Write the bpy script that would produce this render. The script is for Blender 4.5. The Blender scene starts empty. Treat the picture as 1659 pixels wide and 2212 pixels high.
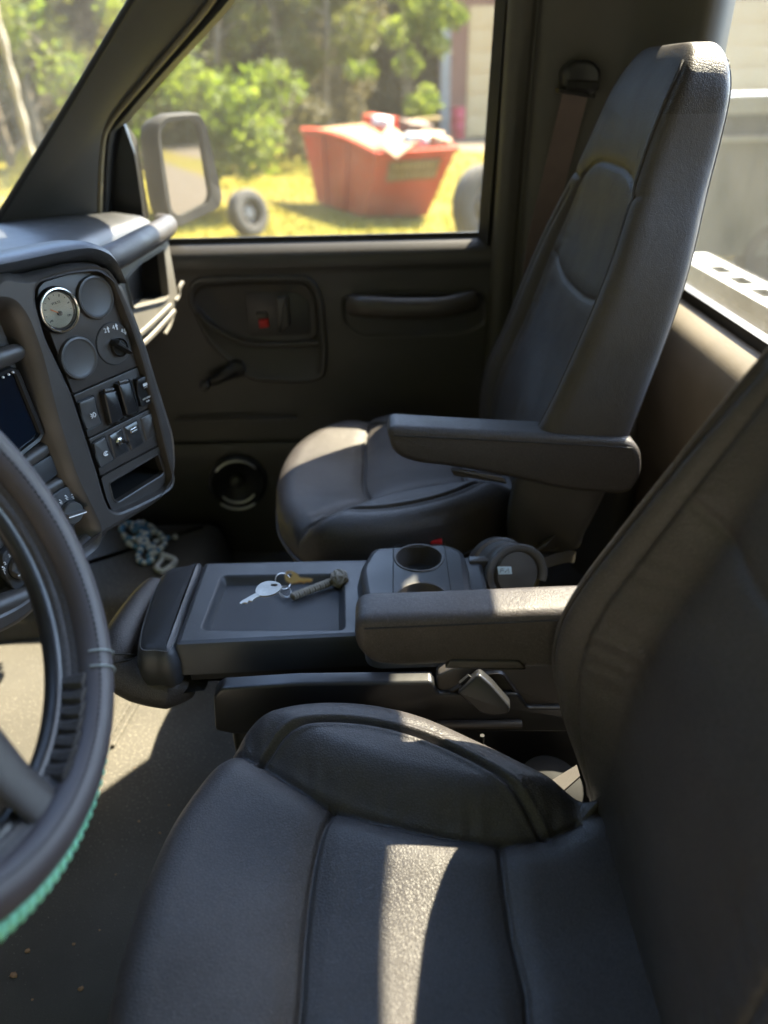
import bpy, bmesh, math, random
import numpy as np
from mathutils import Vector, Matrix
S = bpy.context.scene
COL = S.collection
R_ = math.radians
rng = np.random.default_rng(7)
random.seed(7)

# ---------------------------------------------------------------- camera
CAM = np.array([0.0, 0.0, 1.10])          # eye height over the cab floor (floor = 0, lawn = -1)
PITCH, ROLL = R_(30.0), R_(1.3)
cd = bpy.data.cameras.new("camera")
cam = bpy.data.objects.new("camera", cd)
COL.objects.link(cam)
cd.lens = 26.0
cd.sensor_width = 36.0
cd.clip_start = 0.02
cd.clip_end = 600.0
cd.dof.use_dof = True
cd.dof.focus_distance = 0.92
cd.dof.aperture_fstop = 2.6
cam.matrix_world = Matrix.Translation(Vector(CAM)) @ Matrix.Rotation(math.pi / 2 - PITCH, 4, 'X') @ Matrix.Rotation(-ROLL, 4, 'Z')
S.camera = cam

# ---------------------------------------------------------------- light
SUN = np.array([0.58, 0.62, 1.0])
SUN = SUN / np.linalg.norm(SUN)
W = bpy.data.worlds.new("World")
S.world = W
W.use_nodes = True
nt = W.node_tree
sky = nt.nodes.new("ShaderNodeTexSky")
sky.sky_type = 'NISHITA'
sky.sun_disc = False
sky.sun_elevation = math.asin(SUN[2])
sky.sun_rotation = math.atan2(SUN[0], SUN[1])
sky.air_density = 1.0
sky.dust_density = 1.0
sky.ozone_density = 2.5
nt.links.new(sky.outputs[0], nt.nodes["Background"].inputs[0])
nt.nodes["Background"].inputs[1].default_value = 0.15
ld = bpy.data.lights.new("sun", 'SUN')
ld.energy = 4.5
ld.angle = R_(0.5)
ld.color = (1.0, 0.86, 0.65)
sun = bpy.data.objects.new("sun", ld)
COL.objects.link(sun)
sun.rotation_euler = Vector(SUN).to_track_quat('Z', 'Y').to_euler()
sun.location = (8, 8, 14)
S.view_settings.view_transform = 'Standard'
S.view_settings.look = 'None'
S.view_settings.gamma = 1.0
S.view_settings.exposure = 3.85
S.cycles.use_denoising = True
S.cycles.max_bounces = 10
S.cycles.diffuse_bounces = 5
S.cycles.transparent_max_bounces = 24
S.cycles.sample_clamp_indirect = 8.0
S.cycles.caustics_reflective = False
S.cycles.caustics_refractive = False

# ---------------------------------------------------------------- measuring helpers
_F = 1598.0
_FW = np.array([0, math.cos(PITCH), -math.sin(PITCH)])
_UP = np.array([0, math.sin(PITCH), math.cos(PITCH)])
_RT = np.array([1.0, 0, 0])
def ray(x, y):
    u = (x - 829.5) / _F
    v = (1106 - y) / _F
    c, s = math.cos(ROLL), math.sin(ROLL)
    return (u * c + v * s) * _RT + (-u * s + v * c) * _UP + _FW
def at(px, py, **k):                     # the point on the plane x=, y= or z= seen in that direction
    (ax, val), = k.items()
    i = 'xyz'.index(ax)
    d = ray(px, py)
    return CAM + d * (val - CAM[i]) / d[i]
def unit(v):
    v = np.asarray(v, float)
    return v / np.linalg.norm(v)
class Plane:
    def __init__(s, o, n, a):
        s.o = np.asarray(o, float); s.n = unit(n)
        a = np.asarray(a, float); s.a = unit(a - s.n * (a @ s.n)); s.b = np.cross(s.n, s.a)
    def px(s, x, y, h=0.0):
        d = ray(x, y); o = s.o + s.n * h
        q = CAM + d * ((o - CAM) @ s.n) / (d @ s.n) - s.o
        return np.array([q @ s.a, q @ s.b])
    def pxs(s, pts, h=0.0): return np.array([s.px(x, y, h) for x, y in pts])
    def w(s, ab, h=0.0):
        ab = np.atleast_2d(ab)
        hh = np.broadcast_to(np.asarray(h, float), (len(ab),))
        return s.o + ab[:, :1] * s.a + ab[:, 1:2] * s.b + hh[:, None] * s.n

# ---------------------------------------------------------------- 2-D outlines
def resample(P, n, closed=True):
    P = np.asarray(P, float)
    Q = np.vstack([P, P[:1]]) if closed else P
    seg = np.linalg.norm(np.diff(Q, axis=0), axis=1)
    s = np.concatenate([[0], np.cumsum(seg)])
    t = np.linspace(0, s[-1], n, endpoint=not closed)
    return np.stack([np.interp(t, s, Q[:, k]) for k in range(Q.shape[1])], 1)
def smooth(P, n=16, closed=True):        # Catmull-Rom through the points
    P = np.asarray(P, float); m = len(P); out = []
    last = m if closed else m - 1
    for i in range(last):
        if closed: p0, p1, p2, p3 = P[i - 1], P[i], P[(i + 1) % m], P[(i + 2) % m]
        else: p0, p1, p2, p3 = P[max(i - 1, 0)], P[i], P[i + 1], P[min(i + 2, m - 1)]
        for t in np.linspace(0, 1, n, endpoint=False):
            out.append(0.5 * (2 * p1 + (p2 - p0) * t + (2 * p0 - 5 * p1 + 4 * p2 - p3) * t * t + (3 * p1 - p0 - 3 * p2 + p3) * t ** 3))
    if not closed: out.append(P[-1])
    return np.array(out)
def area2(P):
    x, y = P[:, 0], P[:, 1]
    return 0.5 * np.sum(x * np.roll(y, -1) - np.roll(x, -1) * y)
def ccw(P): return P if area2(P) > 0 else P[::-1]
def rpoly(P, r, n=6):                    # polygon with rounded corners
    P = ccw(np.asarray(P, float)); m = len(P); out = []
    rr = [r] * m if np.isscalar(r) else list(r)
    for i in range(m):
        p, a, b = P[i], P[i - 1] - P[i], P[(i + 1) % m] - P[i]
        la, lb = np.linalg.norm(a), np.linalg.norm(b)
        a, b = a / la, b / lb
        d = min(rr[i], 0.45 * la, 0.45 * lb)
        p0, p1 = p + a * d, p + b * d
        for t in np.linspace(0, 1, n):
            out.append((1 - t) ** 2 * p0 + 2 * t * (1 - t) * p + t * t * p1)
    return np.array(out)
def inset(P, d):                         # move a ccw loop inwards
    P = np.asarray(P, float)
    t = np.roll(P, -1, 0) - np.roll(P, 1, 0)
    t /= np.linalg.norm(t, axis=1, keepdims=True) + 1e-12
    return P + np.stack([-t[:, 1], t[:, 0]], 1) * d
def circle(c, r, n=40, ry=None):
    a = np.linspace(0, 2 * np.pi, n, endpoint=False)
    return np.stack([c[0] + r * np.cos(a), c[1] + (ry or r) * np.sin(a)], 1)
def sst(a, b, x):
    t = np.clip((x - a) / (b - a), 0, 1)
    return t * t * (3 - 2 * t)
def dline(P, L):                         # distance of points P (n,2) to polyline L
    L = np.asarray(L, float); d = np.full(len(P), 9.0)
    for a, b in zip(L[:-1], L[1:]):
        ab = b - a
        t = np.clip(((P - a) @ ab) / (ab @ ab + 1e-12), 0, 1)
        d = np.minimum(d, np.linalg.norm(P - a - t[:, None] * ab, axis=1))
    return d
def inside(P, poly):
    x, y = P[:, 0], P[:, 1]; r = np.zeros(len(P), bool)
    for (x1, y1), (x2, y2) in zip(poly, np.roll(poly, -1, 0)):
        c = ((y1 > y) != (y2 > y)) & (x < (x2 - x1) * (y - y1) / (y2 - y1 + 1e-15) + x1)
        r ^= c
    return r

# ---------------------------------------------------------------- mesh helpers
class MB:
    def __init__(s): s.v = []; s.f = []; s.n = 0
    def add(s, v, f):
        v = np.asarray(v, float); s.v.append(v)
        s.f += [tuple(i + s.n for i in q) for q in f]; s.n += len(v)
        return s
    def loops(s, L, cap0=False, cap1=False, closed=True, loop_closed=False):
        n = len(L[0]); m = len(L); f = []
        for i in range(m if loop_closed else m - 1):
            j = (i + 1) % m
            for k in range(n if closed else n - 1):
                l = (k + 1) % n
                f.append((i * n + k, i * n + l, j * n + l, j * n + k))
        if cap0: f.append(tuple(range(n))[::-1])
        if cap1: f.append(tuple((m - 1) * n + k for k in range(n)))
        return s.add(np.vstack(L), f)
    def plate(s, pl, P, h0, h1, bev=0.002, seg=3, cap0=True):     # outline extruded h0..h1 with a rounded top edge
        P = ccw(np.asarray(P, float)); L = [pl.w(P, h0)]
        sg = 1 if h1 > h0 else -1
        for t in np.linspace(0, np.pi / 2, seg + 1):
            L.append(pl.w(inset(P, bev * (1 - math.cos(t))), h1 - sg * bev * (1 - math.sin(t))))
        return s.loops(L, cap0=cap0, cap1=True)
    def ring(s, pl, prof, base, n=None):                         # prof: (inset, height) pairs following one outline
        P = ccw(np.asarray(base, float))
        return s.loops([pl.w(inset(P, d), h) for d, h in prof])
    def tube(s, P, r, n=10, closed=False, cap=True, flat=None):
        P = np.asarray(P, float); m = len(P); rr = np.broadcast_to(np.asarray(r, float), (m,))
        if closed: T = np.roll(P, -1, 0) - np.roll(P, 1, 0)
        else: T = np.gradient(P, axis=0)
        T /= np.linalg.norm(T, axis=1, keepdims=True) + 1e-12
        ref = np.array([0, 0, 1.0]) if abs(T[0][2]) < 0.9 else np.array([1.0, 0, 0])
        N = ref - T[0] * (ref @ T[0]); L = []
        for i in range(m):
            N = N - T[i] * (N @ T[i]); N /= np.linalg.norm(N) + 1e-12
            B = np.cross(T[i], N); a = np.linspace(0, 2 * np.pi, n, endpoint=False)
            k = 1.0 if flat is None else flat
            L.append(P[i] + rr[i] * (np.cos(a)[:, None] * N + k * np.sin(a)[:, None] * B))
        return s.loops(L, cap0=cap and not closed, cap1=cap and not closed, loop_closed=closed)
    def lathe(s, o, axis, prof, n=32, ref=(0.3, 0.2, 0.9)):       # prof: (radius, height)
        ax = unit(axis); u = np.asarray(ref, float); u = unit(u - ax * (u @ ax)); w = np.cross(ax, u)
        a = np.linspace(0, 2 * np.pi, n, endpoint=False); o = np.asarray(o, float)
        L = [o + ax * h + r * (np.cos(a)[:, None] * u + np.sin(a)[:, None] * w) for r, h in prof]
        return s.loops(L, cap0=True, cap1=True)
    def box(s, lo, hi, bev=0.0):
        lo, hi = np.asarray(lo, float), np.asarray(hi, float)
        pl = Plane(lo, (0, 0, 1), (1, 0, 0)); d = hi - lo
        P = rpoly([(0, 0), (d[0], 0), (d[0], d[1]), (0, d[1])], bev, 5) if bev else np.array([(0, 0), (d[0], 0), (d[0], d[1]), (0, d[1])])
        if bev: return s.loops([pl.w(inset(P, bev * .7), 0), pl.w(P, bev * .7), pl.w(P, d[2] - bev), pl.w(inset(P, bev * .3), d[2] - bev * .3), pl.w(inset(P, bev), d[2])], True, True)
        return s.loops([pl.w(P, 0), pl.w(P, d[2])], True, True)
    def bar(s, a, b, w, h, up=(0, 0, 1)):
        a, b = np.asarray(a, float), np.asarray(b, float); t = unit(b - a); u = np.asarray(up, float)
        u = unit(u - t * (u @ t)); q = np.cross(t, u)
        L = [p + np.array([q * w / 2 + u * h / 2, -q * w / 2 + u * h / 2, -q * w / 2 - u * h / 2, q * w / 2 - u * h / 2]) for p in (a, b)]
        return s.loops(L, True, True)
    def grid(s, G):                                               # (m,n,3) sheet
        m, n = G.shape[:2]
        f = [(i * n + j, i * n + j + 1, (i + 1) * n + j + 1, (i + 1) * n + j) for i in range(m - 1) for j in range(n - 1)]
        return s.add(G.reshape(-1, 3), f)
LOC = {}
def mesh_of(name, mb, mat, origin, sharp=40):
    me = bpy.data.meshes.new(name)
    v = np.vstack(mb.v) - np.asarray(origin)
    me.from_pydata(v.tolist(), [], mb.f)
    bm = bmesh.new(); bm.from_mesh(me)
    bmesh.ops.recalc_face_normals(bm, faces=bm.faces[:])
    bm.to_mesh(me); bm.free()
    if sharp:
        me.shade_smooth()
        me.set_sharp_from_angle(angle=R_(sharp))
    if mat: me.materials.append(mat)
    return me
def obj(name, mb, mat, parent=None, loc=None, sharp=40, label=None):
    if parent is not None: o0 = np.asarray(LOC[parent.name]) if loc is None else np.asarray(loc)
    else: o0 = np.zeros(3) if loc is None else np.asarray(loc, float)
    o = bpy.data.objects.new(name, mesh_of(name, mb, mat, o0, sharp))
    COL.objects.link(o)
    LOC[o.name] = o0
    if parent is not None:
        o.parent = parent; o.location = o0 - LOC[parent.name]
    else: o.location = o0
    if label: o['label'] = label
    return o
def tag(o, label, cat, group=None):
    o['label'] = label; o['category'] = cat
    if group: o['group'] = group
    return o
def thing(name, label, cat, loc=(0, 0, 0), group=None):
    o = bpy.data.objects.new(name, None); COL.objects.link(o)
    o.empty_display_size = 0.05
    o.location = loc; LOC[o.name] = np.asarray(loc, float)
    return tag(o, label, cat, group)
def text(name, s, pl, ab, size, mat, parent, h=0.0, ang=0.0, thick=0.0003, mirror=False):
    cu = bpy.data.curves.new(name, 'FONT'); cu.body = s; cu.size = size; cu.align_x = 'CENTER'; cu.align_y = 'CENTER'
    cu.extrude = thick; cu.resolution_u = 2
    t = bpy.data.objects.new(name + "_tmp", cu); COL.objects.link(t)
    dg = bpy.context.evaluated_depsgraph_get()
    me = bpy.data.meshes.new_from_object(t.evaluated_get(dg))
    bpy.data.objects.remove(t); bpy.data.curves.remove(cu)
    v = np.array([p.co[:] for p in me.vertices])
    c, q = math.cos(ang), math.sin(ang)
    xy = np.stack([v[:, 0] * c - v[:, 1] * q, v[:, 0] * q + v[:, 1] * c], 1) + np.asarray(ab)
    wv = pl.w(xy, v[:, 2] + h)
    mb = MB().add(wv, [tuple(p.vertices) for p in me.polygons])
    bpy.data.meshes.remove(me)
    return obj(name, mb, mat, parent, sharp=0)

# ---------------------------------------------------------------- materials
def nodes(name):
    m = bpy.data.materials.new(name); m.use_nodes = True
    n = m.node_tree; b = n.nodes["Principled BSDF"]
    return m, n, b
def N(n, t, **k):
    x = n.nodes.new(t)
    for a, v in k.items():
        if a in x.inputs: x.inputs[a].default_value = v
        else: setattr(x, a, v)
    return x
def surf(name, col, rough=0.5, col2=None, cscale=6.0, bump=None, bstr=0.3, bdist=0.001, speck=0.0, speck_col=(.5, .47, .42), spscale=160., spthr=.68,
         metal=0.0, spec=0.5, rvar=0.0, detail=5.0, sheen=0.0, coat=0.0, crease=0.0):
    """one procedural finish: two-tone noise colour, pale specks, a fine relief (voronoi or noise) and uneven gloss"""
    m, n, b = nodes(name); L = n.links.new
    tc = N(n, "ShaderNodeTexCoord"); co = tc.outputs["Object"]
    col2 = col2 or tuple(c * 1.25 for c in col)
    no = N(n, "ShaderNodeTexNoise", Scale=cscale, Detail=detail, Roughness=.6); L(co, no.inputs["Vector"])
    mx = N(n, "ShaderNodeMix", data_type='RGBA'); L(no.outputs["Fac"], mx.inputs["Factor"])
    rm = N(n, "ShaderNodeMapRange"); rm.inputs[1].default_value = .35; rm.inputs[2].default_value = .65
    L(no.outputs["Fac"], rm.inputs[0]); L(rm.outputs[0], mx.inputs["Factor"])
    mx.inputs["A"].default_value = (*col, 1); mx.inputs["B"].default_value = (*col2, 1)
    out = mx.outputs["Result"]
    if speck > 0:
        n2 = N(n, "ShaderNodeTexNoise", Scale=spscale, Detail=3.0, Roughness=.7); L(co, n2.inputs["Vector"])
        n3 = N(n, "ShaderNodeTexNoise", Scale=cscale * .7, Detail=3.0); L(co, n3.inputs["Vector"])
        ad = N(n, "ShaderNodeMath", operation='MULTIPLY_ADD'); L(n3.outputs["Fac"], ad.inputs[0]); ad.inputs[1].default_value = .35; L(n2.outputs["Fac"], ad.inputs[2])
        th = N(n, "ShaderNodeMapRange"); th.inputs[1].default_value = spthr + .17; th.inputs[2].default_value = spthr + .27; th.inputs[4].default_value = speck
        L(ad.outputs[0], th.inputs[0])
        m2 = N(n, "ShaderNodeMix", data_type='RGBA'); L(th.outputs[0], m2.inputs["Factor"]); L(out, m2.inputs["A"]); m2.inputs["B"].default_value = (*speck_col, 1)
        out = m2.outputs["Result"]
    L(out, b.inputs["Base Color"])
    b.inputs["Roughness"].default_value = rough; b.inputs["Metallic"].default_value = metal
    b.inputs["Specular IOR Level"].default_value = spec
    b.inputs["Sheen Weight"].default_value = sheen
    b.inputs["Coat Weight"].default_value = coat
    if rvar > 0:
        n4 = N(n, "ShaderNodeTexNoise", Scale=cscale * 2.3, Detail=4.0); L(co, n4.inputs["Vector"])
        r4 = N(n, "ShaderNodeMapRange"); r4.inputs[1].default_value = .3; r4.inputs[2].default_value = .7
        r4.inputs[3].default_value = rough - rvar; r4.inputs[4].default_value = rough + rvar
        L(n4.outputs["Fac"], r4.inputs[0]); L(r4.outputs[0], b.inputs["Roughness"])
    if bump:
        kind, sc = bump
        if kind == 'voronoi':
            v = N(n, "ShaderNodeTexVoronoi", feature='DISTANCE_TO_EDGE', Scale=sc)
            nz = N(n, "ShaderNodeTexNoise", Scale=sc * .5, Detail=2.0); L(co, nz.inputs["Vector"])
            va = N(n, "ShaderNodeVectorMath", operation='MULTIPLY_ADD'); L(nz.outputs["Color"], va.inputs[0]); va.inputs[1].default_value = (1.6 / sc,) * 3; L(co, va.inputs[2])
            L(va.outputs[0], v.inputs["Vector"])
            sm = N(n, "ShaderNodeMapRange"); sm.inputs[1].default_value = 0; sm.inputs[2].default_value = .25; L(v.outputs["Distance"], sm.inputs[0])
            gm_ = N(n, "ShaderNodeMapRange"); gm_.inputs[3].default_value = .68; gm_.inputs[4].default_value = 1.06; L(sm.outputs[0], gm_.inputs[0])     # darker along the grain creases
            gx_ = N(n, "ShaderNodeMix", data_type='RGBA', blend_type='MULTIPLY'); gx_.inputs["Factor"].default_value = 1; L(out, gx_.inputs["A"]); L(gm_.outputs[0], gx_.inputs["B"]); L(gx_.outputs["Result"], b.inputs["Base Color"])
            src = sm.outputs[0]
        else:
            v = N(n, "ShaderNodeTexNoise", Scale=sc, Detail=3.0); L(co, v.inputs["Vector"]); src = v.outputs["Fac"]
        bp = N(n, "ShaderNodeBump", Strength=bstr, Distance=bdist); L(src, bp.inputs["Height"]); L(bp.outputs[0], b.inputs["Normal"])
        if crease > 0:
            c1 = N(n, "ShaderNodeTexNoise", Scale=14.0, Detail=5.0, Roughness=.55, Distortion=1.2); L(co, c1.inputs["Vector"])
            c2 = N(n, "ShaderNodeTexVoronoi", feature='DISTANCE_TO_EDGE', Scale=38.0); ca = N(n, "ShaderNodeVectorMath", operation='MULTIPLY_ADD'); L(c1.outputs["Color"], ca.inputs[0]); ca.inputs[1].default_value = (.09,) * 3; L(co, ca.inputs[2]); L(ca.outputs[0], c2.inputs["Vector"])
            c3 = N(n, "ShaderNodeMapRange"); c3.inputs[1].default_value = 0; c3.inputs[2].default_value = .05; c3.inputs[3].default_value = -.14; c3.inputs[4].default_value = 0; L(c2.outputs["Distance"], c3.inputs[0])
            c4 = N(n, "ShaderNodeMath", operation='MULTIPLY_ADD'); L(c3.outputs[0], c4.inputs[0]); L(c1.outputs["Fac"], c4.inputs[1]); L(c1.outputs["Fac"], c4.inputs[2])
            bq_ = N(n, "ShaderNodeBump", Strength=crease, Distance=.004); L(c4.outputs[0], bq_.inputs["Height"]); L(bq_.outputs[0], bp.inputs["Normal"])
    return m
def glass(name, tint=(.6, .62, .6), dust=.05, refl=.55, dcol=(.75, .72, .62)):
    m, n, b = nodes(name); L = n.links.new; n.nodes.remove(b)
    tr = N(n, "ShaderNodeBsdfTransparent"); tr.inputs[0].default_value = (*tint, 1)
    gl = N(n, "ShaderNodeBsdfGlossy", Roughness=.02)
    lw = N(n, "ShaderNodeLayerWeight", Blend=.25); mu = N(n, "ShaderNodeMath", operation='MULTIPLY'); L(lw.outputs["Fresnel"], mu.inputs[0]); mu.inputs[1].default_value = refl
    m1 = N(n, "ShaderNodeMixShader"); L(mu.outputs[0], m1.inputs[0]); L(tr.outputs[0], m1.inputs[1]); L(gl.outputs[0], m1.inputs[2])
    di = N(n, "ShaderNodeBsdfDiffuse"); di.inputs[0].default_value = (*dcol, 1)
    ts = N(n, "ShaderNodeBsdfTranslucent"); ts.inputs[0].default_value = (*dcol, 1)
    m2 = N(n, "ShaderNodeMixShader"); m2.inputs[0].default_value = .6; L(di.outputs[0], m2.inputs[1]); L(ts.outputs[0], m2.inputs[2])
    tc = N(n, "ShaderNodeTexCoord"); no = N(n, "ShaderNodeTexNoise", Scale=9.0, Detail=8.0, Roughness=.65); L(tc.outputs["Object"], no.inputs["Vector"])
    mr = N(n, "ShaderNodeMapRange"); mr.inputs[1].default_value = .3; mr.inputs[2].default_value = .75; mr.inputs[3].default_value = dust * .7; mr.inputs[4].default_value = dust * 1.5; L(no.outputs["Fac"], mr.inputs[0])
    m3 = N(n, "ShaderNodeMixShader"); L(mr.outputs[0], m3.inputs[0]); L(m1.outputs[0], m3.inputs[1]); L(m2.outputs[0], m3.inputs[2])
    L(m3.outputs[0], n.nodes["Material Output"].inputs[0])
    return m
def leafmat(name, c1, c2, trans=.5):
    m, n, b = nodes(name); L = n.links.new; n.nodes.remove(b)
    oi = N(n, "ShaderNodeTexCoord"); no = N(n, "ShaderNodeTexNoise", Scale=.9, Detail=4.0); L(oi.outputs["Object"], no.inputs["Vector"])
    rm = N(n, "ShaderNodeMapRange"); rm.inputs[1].default_value = .35; rm.inputs[2].default_value = .65; L(no.outputs["Fac"], rm.inputs[0])
    mx = N(n, "ShaderNodeMix", data_type='RGBA'); L(rm.outputs[0], mx.inputs["Factor"]); mx.inputs["A"].default_value = (*c1, 1); mx.inputs["B"].default_value = (*c2, 1)
    d = N(n, "ShaderNodeBsdfPrincipled", Roughness=.6); d.inputs["Specular IOR Level"].default_value = .15; L(mx.outputs["Result"], d.inputs["Base Color"])
    t = N(n, "ShaderNodeBsdfTranslucent"); hs = N(n, "ShaderNodeHueSaturation", Value=1.5, Saturation=1.1); L(mx.outputs["Result"], hs.inputs["Color"]); L(hs.outputs[0], t.inputs[0])
    ms = N(n, "ShaderNodeMixShader"); ms.inputs[0].default_value = trans; L(d.outputs[0], ms.inputs[1]); L(t.outputs[0], ms.inputs[2])
    L(ms.outputs[0], n.nodes["Material Output"].inputs[0])
    return m
M = {}
M['leather'] = surf("black_leather", (.054, .048, .047), .48, (.066, .059, .057), 5, ('voronoi', 330), .34, .0009, rvar=.08, spec=.5, speck=.10, spscale=620, spthr=.62, crease=.26)
M['leather_dusty'] = surf("dusty_leather", (.040, .034, .034), .54, (.072, .062, .060), 7, ('voronoi', 420), .22, .0007, speck=.22, speck_col=(.20, .19, .18), spscale=300, spthr=.58, rvar=.1, crease=.35)
M['vinyl'] = surf("side_vinyl", (.082, .078, .080), .62, (.098, .093, .094), 8, ('noise', 700), .6, .001, spec=.4, crease=.35)
M['plastic'] = surf("charcoal_plastic", (.056, .049, .044), .38, (.066, .058, .052), 12, ('noise', 1500), .35, .0004, rvar=.06, speck=.15, spscale=300, spthr=.72)
M['plastic_dk'] = surf("black_plastic", (.016, .016, .017), .34, (.021, .021, .022), 12, ('noise', 1300), .2, .0003, rvar=.06)
M['plastic_gr'] = surf("grey_plastic", (.075, .071, .067), .42, (.086, .082, .077), 10, ('noise', 1500), .3, .0004, speck=.1, spscale=300, spthr=.72)
M['trim'] = surf("pillar_trim", (.072, .068, .060), .6, (.082, .077, .068), 5, ('noise', 900), .3, .0005)
M['door'] = surf("door_trim", (.056, .054, .053), .42, (.066, .063, .062), 6, ('noise', 900), .3, .0005)
M['console'] = surf("console_plastic", (.040, .042, .046), .40, (.050, .052, .056), 9, ('noise', 1100), .55, .0006, speck=.35, speck_col=(.32, .31, .29), spscale=220, spthr=.69, rvar=.06)
M['rubber'] = surf("rubber_gasket", (.012, .012, .012), .6)
M['floor'] = surf("rubber_floor", (.070, .066, .058), .8, (.100, .094, .082), 3.5, ('noise', 420), .8, .0012, speck=.7, speck_col=(.34, .31, .26), spscale=240, spthr=.61)
M['hole'] = surf("dark_cavity", (.006, .006, .006), .8)
M['chrome'] = surf("bright_metal", (.75, .74, .72), .18, metal=1.0)
M['steel'] = surf("dull_steel", (.42, .41, .39), .36, metal=1.0)
M['white'] = surf("white_print", (.75, .75, .75), .6)
M['red'] = surf("red_plastic", (.55, .02, .02), .4)
# ================================================================ the cab shell
M['g_side'] = glass("side_glass", (.76, .77, .75), .016, .25)
M['g_wind'] = glass("windshield_glass", (.80, .82, .81), .03, .04)
M['g_rear'] = glass("rear_glass", (.84, .86, .85), .025, .4)
cab = thing("truck_cab", "dark truck cab shell with pillars and windows around the seats", "truck cab", (0.1, 0.9, 0.0))
fl = MB().box((-1.12, 0.02, -0.05), (0.60, 1.74, 0.0))
fo = obj("floor", fl, M['floor']); fo['kind'] = 'structure'
# roof
m = MB()
xs = np.linspace(-0.26, 0.63, 12); ys = np.linspace(0.02, 1.76, 20)
for off in (0.0, 0.06):
    G = np.array([[(x, y, 1.535 + 0.05 * (1 - ((y - .89) / .87) ** 4) + off) for y in ys] for x in xs]); m.grid(G)
obj("roof", m, M['trim'], cab)
# A pillar on the passenger side: a solid strip with a crest, from dash to roof
def strip(name, edges, mat, parent, back=(0, 0, 0), sharp=50, n=14):
    E_ = [resample(smooth(e, 10, False), n, False) for e in edges]
    off = np.asarray(back, float)
    L = [np.vstack([np.array([e[i] for e in E_]), np.array([e[i] + off for e in E_[::-1]])]) for i in range(n)]
    return obj(name, MB().loops(L, True, True), mat, parent, sharp=sharp)
def eyes(pts, **k): return np.array([at(x, y, **k) for x, y in pts])
e1 = eyes([(330, -60), (278, 20), (150, 232), (40, 410), (-10, 490), (-60, 590)], y=1.56)
e2 = eyes([(400, -60), (350, 20), (215, 240), (120, 400), (60, 480), (0, 560)], y=1.60)
e3 = eyes([(470, -60), (420, 20), (300, 165), (232, 255), (212, 330), (206, 470)], y=1.645)
e4 = eyes([(505, -60), (455, 20), (330, 165), (238, 272), (222, 340), (218, 480)], y=1.67)
strip("front_pillar", [e1, e2, e3, e4], M['trim'], cab, (-.012, .09, .0), sharp=70, n=40)
obj("windshield_seal", MB().tube(smooth(e1, 8, False) + np.array([-.004, .004, .002]), .007, 8), M['rubber'], cab)
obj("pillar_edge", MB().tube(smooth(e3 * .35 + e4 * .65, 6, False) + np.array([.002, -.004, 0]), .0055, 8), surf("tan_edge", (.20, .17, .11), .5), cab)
f1 = eyes([(535, -60), (478, 20), (345, 165), (262, 262), (236, 300), (226, 480)], y=1.672)
strip("pillar_gasket", [e4 + np.array([.001, .003, 0]), f1], M['rubber'], cab, (0, .06, 0), n=24)
# windscreen, curved in plan
m = MB(); G = []
for t in np.linspace(0, 1, 14):
    row = []
    for y in np.linspace(0.06, 1.72, 24):
        c = 1 - ((y - .89) / .83) ** 2
        row.append((-.80 + .60 * t - (.22 - .10 * t) * c + .0 , y + 0, .845 + .69 * t))
    G.append(row)
m.grid(np.array(G)); G2 = np.array(G) + np.array([-.005, 0, -.003]); m.grid(G2)
obj("windshield", m, M['g_wind'], cab)
# B pillar and rear corner: plan profile swept upward
def sweep_plan(P, z0, z1, lean=(0, 0), n=6):
    P = np.asarray(P, float); L = []
    for z in np.linspace(z0, z1, n):
        L.append(np.column_stack([P + np.asarray(lean) * (z - z0), np.full(len(P), z)]))
    return MB().loops(L, True, True)
bp = smooth([(.243, 1.79), (.243, 1.715), (.262, 1.695), (.285, 1.70), (.297, 1.705), (.305, 1.68), (.33, 1.665), (.36, 1.66), (.42, 1.655), (.46, 1.635), (.495, 1.58), (.52, 1.525), (.535, 1.505)], 6, False)
bp = np.vstack([bp, [(.548, 1.50), (.60, 1.54), (.60, 1.79)]])
obj("rear_pillar", sweep_plan(bp, 0.0, 1.56, (.01, -.03), 12), M['trim'], cab, sharp=60)
bq = [(.25, -.02), (.25, .05), (.30, .075), (.44, .09), (.52, .17), (.575, .23), (.60, .20), (.60, -.02)]
obj("rear_pillar", sweep_plan(bq, 0.35, 1.56), M['trim'], cab)
# back wall under the rear window, with a rounded top ledge
RW0, RWZ = 0.60, 0.742
prof = [(RW0 - .005, .02), (RW0 - .005, .30), (RW0 - .035, .42), (RW0 - .065, .56), (RW0 - .070, .64), (RW0 - .064, .675), (RW0 - .048, .705), (RW0 - .022, .722), (RW0 + .0, .728), (RW0 + .02, .728), (RW0 + .02, .02)]
m = MB(); pr = np.vstack([smooth(prof[:10], 5, False), prof[10:]])
L = [np.column_stack([pr[:, 0], np.full(len(pr), y), pr[:, 1]]) for y in np.linspace(.0, 1.76, 30)]
m.loops(L, True, True)
M['backwall'] = surf("back_wall_vinyl", (.25, .215, .17), .55, (.21, .18, .14), 7, ('noise', 500), .5, .0008, speck=.25, speck_col=(.3, .27, .22), spscale=140, spthr=.70)
obj("back_panel", m, M['backwall'], cab, sharp=70)
m = MB().bar((RW0 + .004, .0, .736), (RW0 + .004, 1.76, .736), .022, .018); m.bar((RW0 - .01, 0, 1.522), (RW0 - .01, 1.76, 1.522), .04, .07)
obj("window_gasket", m, M['rubber'], cab)
m = MB(); m.box((RW0 + .012, .05, .735), (RW0 + .017, 1.72, 1.56))
obj("rear_window", m, M['g_rear'], cab)
# front bulkhead below the dash
m = MB().box((-1.12, .02, 0), (-1.06, 1.74, .86)); obj("front_bulkhead", m, M['plastic_dk'], cab)
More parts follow.
